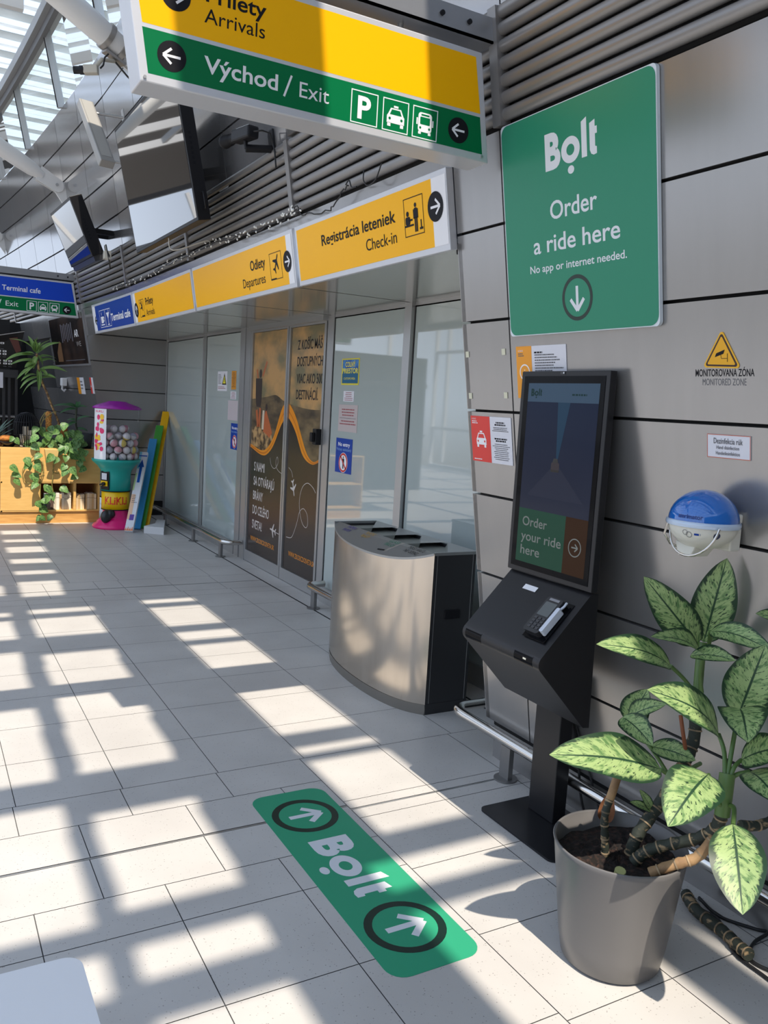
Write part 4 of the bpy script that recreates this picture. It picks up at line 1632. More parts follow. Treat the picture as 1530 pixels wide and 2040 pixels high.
ap = dense(arcp)
ztop = lambda x: 0.862-0.45*max(0, 2.33-x)
BINS = mat('bin_steel', (0.58, 0.51, 0.43), 0.20, 1.0, var=0.18, vscale=3.5, stretch=(3, 3, 0.5))  # warm tint put into the steel for the reflected sunlit floor
m_ = MB()
n_ = len(ap)
vs = [(p.x, p.y, 0.055) for p in ap]+[(p.x, p.y, ztop(p.x)) for p in ap]
m_.add(vs, [(i, i+1, n_+i+1, n_+i) for i in range(n_-1)], BINS, True)
b1 = m_.build('curved_front')
m_ = MB()
BINB = mat('bin_black', (0.028, 0.028, 0.03), 0.36)
m_.box(2.33, 3.553, 0.055, 2.590, 3.575, 0.855, BINB)
m_.box(2.31, 4.655, 0.055, 2.590, 4.675, 0.855, BINB)
m_.box(2.580, 3.56, 0.055, 2.600, 4.67, 0.86, BINB)
m_.box(2.352, 3.5515, 0.06, 2.354, 3.555, 0.855, ALU)
m_.box(2.576, 3.5515, 0.06, 2.578, 3.555, 0.855, ALU)
b2 = m_.build('body')
m_ = MB()
m_.box(2.415, 3.546, 0.510, 2.515, 3.556, 0.560, BLACK)
m_.build('handle_recess', b2, bevel=0.012)
m_ = MB()
TOPM = mat('bin_top_grey', (0.34, 0.345, 0.34), 0.34, 0.6)
top_f = [(p.x-0.004, p.y, ztop(p.x)+0.003) for p in ap]
m_.add(top_f+[(2.335, 3.549, 0.866), (2.335, 4.668, 0.866)], [tuple(range(n_))+(n_+1, n_)], TOPM)
m_.add(top_f+[(p[0], p[1], p[2]-0.012) for p in top_f], [(i, i+1, n_+i+1, n_+i) for i in range(n_-1)], TOPM)
m_.box(2.335, 3.549, 0.852, 2.606, 3.562, 0.868, TOPM)
m_.box(2.30, 4.665, 0.852, 2.60, 4.678, 0.868, TOPM)
TOPD = mat('bin_chute_grey', (0.24, 0.25, 0.225), 0.5)
yk = [4.665, 4.387, 4.11, 3.836, 3.562]
for i in range(4):
    ya, yb = yk[i], yk[i+1]
    m_.add([(2.600, ya, 0.868), (2.600, yb, 0.868), (2.418, yb, 0.868)], [(0, 1, 2)], TOPM)
    m_.add([(2.600, ya, 0.868), (2.418, yb, 0.868), (2.410, yb, 0.842), (2.585, ya, 0.842)], [(0, 1, 2, 3)], TOPD)
    m_.add([(2.418, yb, 0.868), (2.335, yb, 0.866), (2.36, yb, 0.842), (2.410, yb, 0.842)], [(0, 1, 2, 3)], TOPD)
    m_.add([(2.335, ya, 0.866), (2.335, yb, 0.866), (2.36, yb, 0.842), (2.36, ya, 0.842)], [(0, 1, 2, 3)], TOPD)
m_.add([(2.33, 3.56, 0.842), (2.6, 3.56, 0.842), (2.6, 4.66, 0.842), (2.33, 4.66, 0.842)], [(0, 1, 2, 3)], TOPD)
b3 = m_.build('top_plate')
tf = lambda a, x, off=0.0: Vector((x, -a, ztop(x)+0.0075+off))
F = Flat(tf)
for t, a, cl in ((('PAPER', 'PAPIER'), -4.50, (60, 50, 130)), (('PLASTIC', 'PLASTY'), -4.26, (196, 150, 30)), (('GLASS', 'SKLO'), -3.98, (50, 130, 100)), (('MIXED WASTE', 'INÝ ODPAD'), -3.77, (30, 30, 30))):
    inkm = mat('ink_%d_%d' % cl[:2], s2l(*cl), 0.5)
    F.text(t[0], a, 2.302, 0.022, inkm, 1, 0.10 if len(t[0]) < 9 else 0.15)
    F.text(t[1], a, 2.270, 0.022, inkm, 1, 0.09 if len(t[1]) < 8 else 0.13)
F.line((-3.96, 2.222), (-3.90, 2.232), 0.010, KPRINT, 1)
F.build('lettering', b3)
m_ = MB()
vs = [(p.x+0.004, p.y, 0.0) for p in ap]+[(p.x-0.002, p.y, 0.056) for p in ap]
m_.add(vs, [(i, i+1, n_+i+1, n_+i) for i in range(n_-1)], mat('bin_base_steel', (0.30, 0.28, 0.25), 0.4, 0.9), True)
m_.box(2.33, 3.55, 0.0, 2.595, 3.57, 0.056, BINB)
m_.box(2.31, 4.655, 0.0, 2.595, 4.67, 0.056, BINB)
b4 = m_.build('base_skirt')
adopt(bn, b1, b2, b3, b4)

# ------------------------------------------------------------------ low steel guard rails
def rail(label, paths, posts_, r=0.026, loc=(0, 0, 0)):
    t = thing('guard_rail', loc, label, 'rail')
    m = MB()
    for p in paths:
        m.tube(p, r, STEEL, 16)
    ks = [m.build('steel_tube')]
    for (x, y, zt) in posts_:
        m = MB()
        m.box(x-0.012, y-0.032, 0.006, x+0.012, y+0.032, zt, mat('post_steel', (0.22, 0.215, 0.21), 0.4, 0.6))
        m.tube([(x, y, 0.0008), (x, y, 0.008)], 0.052, MATS['post_steel'], 20)
        ks.append(m.build('post'))
    return adopt(t, *ks)


def bent(p, c, q, n=6):
    p, c, q = Vector(p), Vector(c), Vector(q)
    return [(1-t)**2*p+2*t*(1-t)*c+t*t*q for t in [i/n for i in range(n+1)]]


zr = 0.168
rail('shiny steel guard rail running past the kiosk foot and behind the plant pot', [[(2.56, 3.215, zr)]+bent((2.34, 3.215, zr), (2.268, 3.215, zr), (2.268, 3.10, zr))+[(2.268, 2.75, zr), (2.268, 0.6, zr), (2.268, -1.0, zr)]], [(2.262, 2.762, 0.15), (2.268, 1.05, 0.15), (2.268, -0.6, 0.15)], 0.024, loc=(2.262, 2.76, 0))
rail('short steel guard rail under the glass beside the bin', [bent((2.86, 5.93, zr), (2.705, 5.96, zr), (2.705, 5.84, zr))+[(2.705, 5.3, zr), (2.705, 4.72, zr)]], [(2.72, 5.82, 0.15), (2.72, 4.75, 0.15)], loc=(2.7, 5.8, 0))
rail('far steel guard rail along the glass left of the sliding door', [[(2.86, 7.90, zr)]+bent((2.80, 7.90, zr), (2.695, 7.90, zr), (2.695, 8.02, zr))+[(2.695, 9.0, zr), (2.695, 10.3, zr)]+bent((2.695, 10.5, zr), (2.695, 10.75, zr), (2.45, 10.75, zr))[1:]+[(2.30, 10.75, zr)]], [(2.70, 8.05, 0.15), (2.70, 9.0, 0.15), (2.70, 10.2, 0.15)], loc=(2.7, 8.0, 0))

# ------------------------------------------------------------------ two wall screens
def tv(name, c, w_, tilt, yawr, th, label, border, ledge=0.0):
    c = Vector(c)
    U = Vector((math.sin(yawr), -math.cos(yawr), 0))
    N0 = Vector((-math.cos(yawr), -math.sin(yawr), 0))
    V = Vector((0, 0, 1))*math.cos(tilt)+N0*math.sin(tilt)
    N = U.cross(V)
    h = w_*0.567
    f = lambda a, b, o=0.0: c+U*a+V*b+N*o
    t = thing(name, tuple(c), label, 'television')
    m = MB()
    m.fbox(f, -w_/2, -h/2, w_/2, h/2, -th, 0.0, BLACK)
    k_ = [m.build('case', bevel=0.004)]
    m = MB()
    m.fbox(f, -w_/2+border, -h/2+border, w_/2-border, h/2-border, 0.0, 0.0016, mat('tv_glass', (0.004, 0.004, 0.005), 0.015, spec=1.0, coat=1.0))
    k_.append(m.build('screen'))
    # wall bracket from the back of the case to the wall
    m = MB()
    b = f(0, 0, -th)
    for dy in (-0.12, 0.12):
        p = b+U*dy
        m.bar(p, Vector((FX(p.y, p.z)-0.002, p.y, p.z)), 0.03, 0.05, BLACK)
        m.bar(p-V*0.2, p+V*0.2, 0.05, 0.015, BLACK, side=tuple(U))
    k_.append(m.build('wall_bracket'))
    if ledge:
        m = MB()
        m.fbox(f, -w_/2+0.03, -h/2-ledge, w_/2-0.01, -h/2, -th*0.95, -0.01, mat('tv_ledge', (0.03, 0.03, 0.034), 0.3))
        k_.append(m.build('speaker_bar'))
    m = MB()
    for i in range(7):
        m.fbox(f, w_/2, -0.12+0.03*i-0.01, w_/2+0.001, -0.12+0.03*i+0.008, -th*0.5, -th*0.3, KPRINT)
    k_.append(m.build('buttons'))
    adopt(t, *k_)
    return t, f


tv1, tf1 = tv('television', (1.508, 6.285, 3.173), 1.65, 0.208, 0.008, 0.085, 'large black television tilted down from the upper wall, nearer the overhead sign', 0.022)
m_ = MB()
m_.tube([tf1(0.826, -0.30, -0.05), tf1(0.86, -0.30, -0.05), tf1(0.86, -0.40, -0.05), tf1(0.826, -0.40, -0.05)], 0.006, BLACK, 8)
adopt(tv1, m_.build('handle'))
tv2, tf2 = tv('television', (1.412, 9.238, 3.15), 1.0, 0.40, 0.04, 0.12, 'smaller deep black television hanging beyond the large one', 0.028, 0.05)
# socket strip and wiring hanging under the smaller television
q = tf2(0.50, -0.30, -0.10)
m_ = MB()
m_.obox(q+Vector((0.03, -0.02, 0.0)), (0.03, 0, 0), (0, 0.07, 0), (0, 0, 0.035), mat('socket_cream', (0.62, 0.60, 0.52), 0.5))
for i in range(3):
    m_.tube([q+Vector((0.03, 0.03-0.03*i, 0.03)), q+Vector((0.0, -0.08-0.03*i, 0.08)), q+Vector((0.03, -0.16, -0.02-0.03*i)), q+Vector((0.05, -0.10, -0.13))], 0.006, (CABLE, MATS['socket_cream'], CABLE)[i], 8)
tag(m_.build('socket_block'), 'cream socket block with loose cables under the smaller television', 'socket')

# ------------------------------------------------------------------ white roof struts
SD_ = Vector((-1, -0.354, 0.419))
def strut(y, label):
    b = Vector((FX(y, 3.93), y, 3.93))
    t = thing('roof_strut', tuple(b), label, 'strut', 'white tubular struts from the wall up to the roof')
    s0, s1_ = 0.28, 3.85
    m = MB()
    ts = [s0, s0+0.12, s0+0.3, 1.0, 2.0, 3.0, s1_]
    m.tube([b+SD_*q_ for q_ in ts], [0.05, 0.082, 0.090, 0.092, 0.092, 0.092, 0.092], TUBEW, 22)
    kk = [m.build('tube')]
    dn = SD_.normalized()
    sidev = Vector((0, 1, 0))
    upd = dn.cross(sidev).normalized()
    m = MB()
    for q_ in (-1, 1):
        pts = []
        for i in range(13):
            a = -math.pi/2+math.pi*i/12
            pts.append(b+SD_*0.10+upd*0.075*math.sin(a)-dn*0.075*math.cos(a)+sidev*q_*0.022)
        pts += [b+SD_*0.32+upd*0.085+sidev*q_*0.022, b+SD_*0.32-upd*0.085+sidev*q_*0.022]
        m.prism(pts, sidev*q_*0.016, TUBEW)
    kk.append(m.build('fork_plate'))
    m = MB()
    pl_ = [b+Vector((0.02, -0.012, 0.10)), b+SD_*0.10+Vector((-0.03, -0.012, 0.06)), b+SD_*0.10+Vector((-0.03, -0.012, -0.07)), b+Vector((0.02, -0.012, -0.22))]
    m.prism(pl_, (0, 0.024, 0), TUBEW)
    kk.append(m.build('wall_lug'))
    m = MB()
    m.tube([b+SD_*0.11+sidev*-0.05, b+SD_*0.11+sidev*0.05], 0.018, ALU, 10)
    kk.append(m.build('bolt'))
    adopt(t, *kk)
    return b


b_near = strut(6.8, 'thick white roof strut carrying the cream camera, behind the yellow sign')
strut(11.0, 'white roof strut ending in a bolted fork above the smaller television')
strut(15.35, 'farthest white roof strut, its bolted end at the left edge')

# cream camera clamped to the nearest strut
cc = thing('security_camera', (1.2, 6.56, 4.0), 'cream camera with a black lens clamped under the thick white strut', 'camera')
CREAM = mat('camera_cream', (0.56, 0.53, 0.45), 0.5)
p0, p1 = b_near+SD_*0.47, b_near+SD_*0.36
kk = []
dn = SD_.normalized()
for p in (p0, p1):
    m_ = MB()
    a_ = dn.cross(Vector((0, 0, 1))).normalized()
    b_ = a_.cross(dn)
    m_.tube([p-dn*0.018+dn*0.036*i for i in range(2)], 0.097, mat('clamp_steel', (0.40, 0.38, 0.36), 0.4, 0.8), 24)
    kk.append(m_.build('clamp_band'))
m_ = MB()
m_.bar(p0+Vector((-0.02, -0.02, -0.108)), p1+Vector((0.02, -0.0, -0.108)), 0.06, 0.02, MATS['clamp_steel'])
kk.append(m_.build('mount_plate'))
m_ = MB()
m_.tube([(p0+p1)/2+Vector((0, -0.01, -0.13)), Vector((1.20, 6.545, 3.93)), Vector((1.145, 6.56, 3.855))], 0.014, CREAM, 10)
kk.append(m_.build('arm'))
m_ = MB()
m_.bar((1.175, 6.545, 3.855), (1.085, 6.585, 3.845), 0.058, 0.058, CREAM)
kk.append(m_.build('body', bevel=0.006))
m_ = MB()
m_.tube([(1.088, 6.584, 3.845), (1.06, 6.596, 3.842), (1.058, 6.597, 3.842), (1.02, 6.612, 3.838)], [0.030, 0.030, 0.026, 0.026], BLACK, 16)
kk.append(m_.build('lens'))
m_ = MB()
m_.tube([(1.24, 6.52, 3.97), (1.215, 6.52, 3.94), (1.205, 6.52, 3.885), (1.185, 6.52, 3.86)], 0.006, CABLE, 8)
kk.append(m_.build('cable'))
adopt(cc, *kk)
m_ = MB()
e0 = (p0+p1)/2+Vector((0.0, -0.01, -0.125))
m_.tube([e0, e0+Vector((0.1, -0.0, -0.09)), e0+Vector((0.3, 0.02, -0.21)), e0+Vector((0.42, 0.1, -0.27))], 0.007, CABLE, 8)
tag(m_.build('black_cable'), 'black cable running down from the cream camera toward the wall', 'cable')

# black camera on the upper wall
bc = thing('security_camera', (1.8, 4.83, 3.04), 'black bullet camera on a short arm above the louvres', 'camera')
kk = []
w0 = Vector((FX(4.83, 3.05), 4.83, 3.05))
m_ = MB()
m_.fbox(fac, -4.87, 3.02, -4.79, 3.16, 0.0, 0.012, BLACK)
kk.append(m_.build('wall_plate', bevel=0.01))
m_ = MB()
m_.tube([fac(-4.83, 3.055, 0.01), fac(-4.86, 3.062, 0.16)], 0.022, BLACK, 14)
kk.append(m_.build('arm'))
hc = fac(-4.86, 3.135, 0.155)
dv = Vector((-0.18, 0.97, 0.02)).normalized()
m_ = MB()
m_.tube([fac(-4.86, 3.06, 0.155), hc], 0.012, BLACK, 10)
kk.append(m_.build('joint'))
m_ = MB()
m_.bar(hc-dv*0.10, hc+dv*0.10, 0.075, 0.07, BLACK)
kk.append(m_.build('body', bevel=0.012))
m_ = MB()
m_.bar(hc-dv*0.08+Vector((0, 0, 0.0365)), hc+dv*0.06+Vector((0, 0, 0.0365)), 0.05, 0.003, WHITE)
kk.append(m_.build('white_top_strip'))
m_ = MB()
m_.tube([hc+dv*0.10, hc+dv*0.16, hc+dv*0.161, hc+dv*0.22, hc+dv*0.221, hc+dv*0.24], [0.028, 0.028, 0.034, 0.034, 0.039, 0.039], BLACK, 18)
kk.append(m_.build('lens'))
m_ = MB()
m_.tube([hc-dv*0.10, hc-dv*0.15+Vector((0.02, 0, -0.0)), fac(-4.78, 3.13, 0.03), fac(-4.765, 3.03, 0.02), fac(-4.70, 2.93, 0.05)], 0.005, CABLE, 8)
kk.append(m_.build('cable'))
adopt(bc, *kk)

m_ = MB()
m_.fbox(fac, -4.55, 3.056, -4.22, 3.135, 0.001, 0.03, mat('speaker_dark', (0.05, 0.045, 0.042), 0.4))
tag(m_.build('wall_speaker', bevel=0.006), 'dark flat box on the wall just under the nearest hanging sign', 'speaker')
# white tag plate on the wall
m_ = MB()
pts = [(a-5.74, z+3.02) for a, z in rrect(-0.10, -0.022, 0.10, 0.022, 0.02)]
m_.prism([fac(a, z, 0.001) for a, z in pts], fac(0, 0, 0.004)-fac(0, 0, 0), WHITE)
tag(m_.build('name_plate'), 'small white plate on the dark wall beside the large television', 'plate')

# tubular lamp on two arms
lm = thing('tubular_heater', (1.42, 8.05, 3.85), 'grey slim tubular unit held off the upper wall on two arms', 'heater')
ta, tb = Vector((1.38, 8.30, 4.15)), Vector((1.482, 7.78, 3.53))
m_ = MB()
m_.bar(ta, tb, 0.13, 0.075, mat('heater_grey', (0.36, 0.35, 0.33), 0.4, 0.4))
kk = [m_.build('body', bevel=0.008)]
m_ = MB()
d_ = (tb-ta).normalized()
m_.bar(ta+d_*0.01, tb-d_*0.06, 0.09, 0.079, mat('heater_face', (0.45, 0.44, 0.41), 0.35, 0.3))
kk.append(m_.build('front_cover'))
m_ = MB()
for p in (ta+d_*0.12, tb-d_*0.05):
    m_ = MB()
    m_.tube([p, Vector((FX(p.y, p.z)-0.005, p.y-0.05, p.z))], 0.012, ALU, 10)
    m_.fbox(fac, -(p.y-0.01), p.z-0.07, -(p.y-0.09), p.z+0.07, 0.0, 0.008, ALU)
    kk.append(m_.build('wall_arm'))
adopt(lm, *kk)
# bare wall bracket left of the large television
m_ = MB()
m_.tube([fac(-7.95, 3.18, 0.0), fac(-7.95, 3.17, 0.10)], 0.012, ALU, 8)
m_.tube([fac(-7.95, 3.17, 0.10), fac(-7.60, 3.15, 0.10)], 0.012, ALU, 8)
m_.fbox(fac, -7.98, 3.14, -7.92, 3.22, 0.0, 0.01, ALU)
tag(m_.build('wall_hook'), 'bare steel arm on the wall below left of the large television', 'bracket')

# ------------------------------------------------------------------ string lights on the louvres
sl = thing('string_lights', (1.9, 6.0, 2.65), 'string of small white bulbs draped along the louvres above the yellow signs', 'lights')
P_ = [(9.17, 2.672), (8.55, 2.664), (7.78, 2.655), (7.10, 2.69), (6.57, 2.68), (5.89, 2.685), (5.48, 2.655), (5.02, 2.648), (4.62, 2.645), (4.46, 2.665), (4.40, 2.628), (4.17, 2.595), (4.01, 2.603), (3.90, 2.655), (3.83, 2.669)]
PV = dense([Vector((y, z, 0)) for y, z in P_], 6)
rs_ = random.Random(5)
wire = [fac(-p.x, p.y+rs_.uniform(-0.008, 0.008), 0.046+rs_.uniform(-0.006, 0.010)) for p in PV]
m_ = MB()
m_.tube(wire, 0.0035, CABLE, 6)
wire2 = [fac(-p.x, p.y+0.012*math.sin(6*p.x)+rs_.uniform(-0.008, 0.008), 0.056+rs_.uniform(-0.006, 0.012)) for p in PV if p.x > 4.4]
m_.tube(wire2, 0.003, CABLE, 6)
kk = [m_.build('wire')]
BULB = mat('bulb_white', (0.85, 0.84, 0.78), 0.25)
bm_ = MB()
bm_.sphere((0, 0, 0), 0.0055, BULB, 10, 8, sz=1.5)
b0 = bm_.build('bulb')
cnt = 0
for i, p in enumerate(PV):
    for r_ in range(2 if p.x < 6.0 or i % 2 == 0 else 1):
        if cnt >= 98:
            break
        y = p.x+rs_.uniform(-0.06, 0.06)
        ob = b0 if cnt == 0 else b0.copy()
        if cnt:
            C.objects.link(ob)
        ob.location = fac(-y, p.y+rs_.uniform(-0.025, 0.022), 0.058+rs_.uniform(0, 0.015))
        ob.rotation_euler = (rs_.uniform(-1, 1), rs_.uniform(-1, 1), 0)
        kk.append(ob)
        cnt += 1
adopt(sl, *kk)
m_ = MB()
m_.tube(dense([fac(-3.84, 2.672, 0.06), fac(-3.82, 2.69, 0.05), fac(-3.80, 2.655, 0.05), fac(-3.74, 2.645, 0.055), fac(-3.60, 2.672, 0.055)][0:4], 5), 0.0035, CABLE, 6)
m_.tube(dense([fac(-3.67, 2.705, 0.045), fac(-3.665, 2.66, 0.055), fac(-3.62, 2.628, 0.06), fac(-3.55, 2.640, 0.055), fac(-3.50, 2.70, 0.045)], 5), 0.003, CABLE, 6)
tag(m_.build('black_cable'), 'thin loops of black wire hanging on the louvres above the Check-in sign', 'cable')
m_ = MB()
m_.tube(dense([tf1(0.05, -0.47, -0.02), tf1(0.08, -0.56, -0.03), fac(-6.1, 2.72, 0.05), fac(-6.02, 2.68, 0.055)], 5), 0.0045, mat('cable_cream', (0.5, 0.48, 0.42), 0.5), 6)
tag(m_.build('cream_cable'), 'cream cable dropping from the large television to the string lights', 'cable')

# ------------------------------------------------------------------ blue domed hand sanitizer dispenser
sa = thing('sanitizer_dispenser', (2.04, 1.665, 1.31), 'round hand sanitizer dispenser with a clear blue dome on the grey wall', 'dispenser')
c_ = Vector((2.030, 1.665, 1.312))
SCREAM = mat('dispenser_cream', (0.66, 0.65, 0.58), 0.3)
bl = bpy.data.materials.new('blue_dome')
bl.use_nodes = True
b_ = bl.node_tree.nodes['Principled BSDF']
b_.inputs['Base Color'].default_value = (*s2l(20, 118, 215), 1)
b_.inputs['Roughness'].default_value = 0.05
b_.inputs['Transmission Weight'].default_value = 0.35
b_.inputs['Coat Weight'].default_value = 1.0
R_ = 0.100
m_ = MB()
m_.lathe(c_, [(R_*math.cos(a)+1e-5, R_*0.92*math.sin(a)+0.006) for a in [math.pi/2*i/10 for i in range(11)]], bl, 36)
kk = [m_.build('blue_dome')]
m_ = MB()
m_.lathe(c_, [(R_*math.cos(a)*1.0+1e-5, -R_*0.80*math.sin(a)+0.001) for a in [math.pi/2*i/10 for i in range(11)]], SCREAM, 36)
kk.append(m_.build('bowl'))
m_ = MB()
m_.lathe(c_, [(R_*1.045, -0.008), (R_*1.065, 0.0), (R_*1.045, 0.009), (R_*0.99, 0.009), (R_*0.99, -0.008)], mat('clear_rim', (0.45, 0.55, 0.68), 0.1, coat=1.0), 40)
kk.append(m_.build('clear_rim'))
m_ = MB()
pts = []
for i in range(17):
    a = math.pi*i/16
    pts.append(c_+Vector((-0.052-0.03*math.sin(a), -0.015-0.085*math.cos(a), -0.004-0.088*math.sin(a))))
m_.tube(pts, 0.0035, STEEL, 8)
pts = [c_+Vector((-0.085, 0.055, -0.002)), c_+Vector((-0.085, 0.066, -0.04)), c_+Vector((-0.06, 0.062, -0.07)), c_+Vector((-0.02, 0.05, -0.085))]
m_.tube(pts, 0.0035, STEEL, 8)
kk.append(m_.build('wire_lever'))
m_ = MB()
m_.hexa([c_+Vector(p) for p in ((-0.05, -0.005, -0.102), (0.03, -0.005, -0.102), (0.03, 0.04, -0.102), (-0.05, 0.04, -0.102), (-0.045, -0.02, -0.06), (0.05, -0.02, -0.06), (0.05, 0.06, -0.06), (-0.045, 0.06, -0.06))], SCREAM)
kk.append(m_.build('nozzle_block', bevel=0.005))
m_ = MB()
zc_ = c_.z-0.02
m_.box(c_.x+0.06, c_.y-0.055, zc_-0.06, FX(1.66, zc_-0.06)-0.014, c_.y+0.05, zc_+0.05, SCREAM)
kk.append(m_.build('wall_mount', bevel=0.005))
F = Flat(lambda a, b, o=0.0: c_+Vector((-(R_+0.0008+o)*math.cos(b/R_/0.8*1.0)*math.cos(a/R_), -(R_+0.0008+o)*math.cos(b/R_/0.8)*math.sin(a/R_), R_*0.8*math.sin(b/R_/0.8))), 0.0003)
F.ring(0.030, -0.030, 0.008, 0.0095, GREYTXT, 1)
F.ring(0.0185, -0.024, 0.007, 0.0083, GREYTXT, 1)
F.disc(0.112, -0.028, 0.0105, mat('bowl_blue_dot', s2l(30, 42, 80), 0.4), 1)
lined(F, 0.046, -0.024, 0.074, 1, 0.006, BLU, 1)
kk.append(F.build('lettering'))
F = Flat(lambda a, b, o=0.0: c_+Vector((-(R_+0.001+o)*math.cos(b/R_/0.92)*math.cos(a/R_), -(R_+0.001+o)*math.cos(b/R_/0.92)*math.sin(a/R_), 0.006+R_*0.92*math.sin(b/R_/0.92))), 0.0003)
F.text('sterimator', -0.008, 0.012, 0.012, mat('dome_print', s2l(10, 40, 110), 0.4), 1, 0.075, 0.02)
kk.append(F.build('dome_lettering'))
adopt(sa, *kk)

# ------------------------------------------------------------------ white table corner near the camera
tb_ = thing('white_table', (-0.2, 0.85, 0), 'corner of a white table in the near lower left of the hall', 'table')
m_ = MB()
m_.prism([(x, y, 0.715) for x, y in rrect(-0.75, 0.45, 0.214, 1.238, 0.028)], (0, 0, 0.025), mat('table_white', (0.80, 0.79, 0.78), 0.5))
kk = [m_.build('table_top')]
m_ = MB()
m_.tube([(-0.27, 0.85, 0.02), (-0.27, 0.85, 0.715)], 0.035, ALU, 16)
kk.append(m_.build('pedestal'))
m_ = MB()
m_.lathe((-0.27, 0.85, 0), [(0.25, 0.0), (0.25, 0.012), (0.05, 0.03), (0.03, 0.03)], ALU, 28)
kk.append(m_.build('foot'))
adopt(tb_, *kk)
# ------------------------------------------------------------------ leaves
def leaf_mb(B, T, hw, m, up=None, sag=0.10, fold=0.22, nu=16, nv=8, shape='ellipse', ripple=0.0, seed=0, twist=0.0):
    """a curved, folded leaf from base B to tip T; up = direction its upper face looks to"""
    B, T = Vector(B), Vector(T)
    ax = T-B
    L = ax.length
    ax.normalize()
    N = Vector(up) if up is not None else (CAM-(B+T)/2)
    N = (N-ax*N.dot(ax)).normalized()
    W = ax.cross(N).normalized()
    rr_ = random.Random(seed)
    ph = rr_.uniform(0, 6)
    mb_ = MB()
    vs, uv = [], []
    for i in range(nu+1):
        t = i/nu
        if shape == 'ellipse':
            wd = 1.10*hw*(math.sin(math.pi*t**0.88)**0.64)*(1.0-0.10*t) if 0 < t < 1 else hw*0.02
            if t > 0.9:
                wd *= 1-(t-0.9)*2.2
        elif shape == 'heart':
            wd = hw*(math.sin(math.pi*min(1, t**0.55))**0.8) if 0 < t < 1 else hw*0.03
        else:
            wd = hw*(min(1, t*7+0.25))*(1-t**3.0)
        N2 = N
        W2 = W
        if twist:
            q_ = Matrix.Rotation(twist*t, 3, ax)
            N2, W2 = q_ @ N, q_ @ W
        mid_ = B+ax*L*t+N*(sag*L*math.sin(math.pi*t)) if sag >= 0 else B+ax*L*t-Vector((0, 0, 1))*(sag*L*math.sin(math.pi*t))
        for j in range(nv+1):
            v = -1+2*j/nv
            h = fold*wd*abs(v)**1.3 + ripple*wd*math.sin(9*t+ph+(2 if v > 0 else 0))*v*v
            vs.append(mid_+W2*(wd*v)+N2*h)
            uv.append((t, 0.5+0.5*v))
    fs = []
    for i in range(nu):
        for j in range(nv):
            a = i*(nv+1)+j
            fs.append((a, a+1, a+nv+2, a+nv+1))
    mb_.add(vs, fs, m, True)
    mb_.uv = uv
    return mb_


def add_leaf(mb_, *a, **k):
    """append a leaf to an existing collector, keeping its leaf coordinates"""
    q = leaf_mb(*a, **k)
    if mb_.uv is None:
        mb_.uv = [(0, 0)]*len(mb_.v)
    mb_.uv += [(0, 0)]*(len(mb_.v)-len(mb_.uv))
    mb_.add(q.v, q.f, k.get('m') or a[3], True)
    mb_.uv += q.uv


DIEF = leaf_material('dieffenbachia_leaf', s2l(34, 62, 40), s2l(92, 128, 76), s2l(160, 184, 122), streak=20, edge_w=0.74)
STEMG = mat('stem_green', s2l(84, 112, 58), 0.4)
def stem_mat():
    return two_tone('stem_bark', s2l(40, 46, 38), s2l(150, 128, 96), 30, 0.56, 0.66, 0.7, stretch=(1, 1, 2.2), bump=0.3)


BARK = stem_mat()
RINGD = two_tone('scar_tan', s2l(96, 84, 68), s2l(170, 146, 114), 26, 0.35, 0.65, 0.8)
DRY = two_tone('dry_sheath', s2l(112, 84, 58), s2l(172, 138, 98), 20, 0.3, 0.7, 0.7)

# ------------------------------------------------------------------ pot, soil and the plant in it
pot = thing('flower_pot', (1.81, 1.66, 0), 'big round grey plastic plant pot beside the kiosk foot', 'pot')
POTM = mat('pot_grey', (0.135, 0.13, 0.128), 0.34)
m_ = MB()
m_.lathe((1.81, 1.66, 0), [(0.0, 0.004), (0.135, 0.002), (0.146, 0.012), (0.158, 0.08), (0.190, 0.345), (0.195, 0.362), (0.192, 0.366), (0.187, 0.362), (0.180, 0.31), (0.17, 0.25)], POTM, 64)
k1 = m_.build('body')
m_ = MB()
SOIL = two_tone('soil', s2l(20, 13, 10), s2l(72, 48, 38), 55, 0.50, 0.78, 0.95, bump=1.0)
rs_ = random.Random(3)
nr, ns = 14, 48
vs = [(1.81, 1.66, 0.322)]
for i in range(1, nr+1):
    for k in range(ns):
        t = 2*math.pi*k/ns
        r = 0.1815*i/nr
        vs.append((1.81+r*math.cos(t), 1.66+r*math.sin(t), 0.322+rs_.uniform(-0.006, 0.006)+0.010*math.sin(3*t)*(i/nr)-0.006*(i/nr)))
fs = [(0, 1+k, 1+(k+1) % ns) for k in range(ns)]
for i in range(nr-1):
    for k in range(ns):
        a, b = 1+i*ns+k, 1+i*ns+(k+1) % ns
        fs.append((a, b, b+ns, a+ns))
m_.add(vs, fs, SOIL, False)
k2 = m_.build('soil', fix=False)
adopt(pot, k1, k2)

pln = thing('dieffenbachia', (1.85, 1.6, 0.33), 'tall variegated dieffenbachia with pale green leaves growing in the grey pot', 'plant')
kk = []
def stem(name, pts, r, m, seg=12, rings=False):
    mm_ = MB()
    pv = dense([Vector(p) for p in pts], 5) if len(pts) > 2 else [Vector(p) for p in pts]
    rs = [r*(1+0.10*math.sin(i*2.4)) if rings else r for i in range(len(pv))]
    mm_.tube(pv, rs, m, seg)
    o = mm_.build(name)
    kk.append(o)
    if rings:
        for i in range(2, len(pv)-1, 3):
            q = MB()
            d_ = (pv[min(i+1, len(pv)-1)]-pv[i-1]).normalized()*0.004
            q.tube([pv[i]-d_*0.6, pv[i]+d_*0.5], r*1.12, RINGD, seg)
            q.build('leaf_scar', o)
    return o


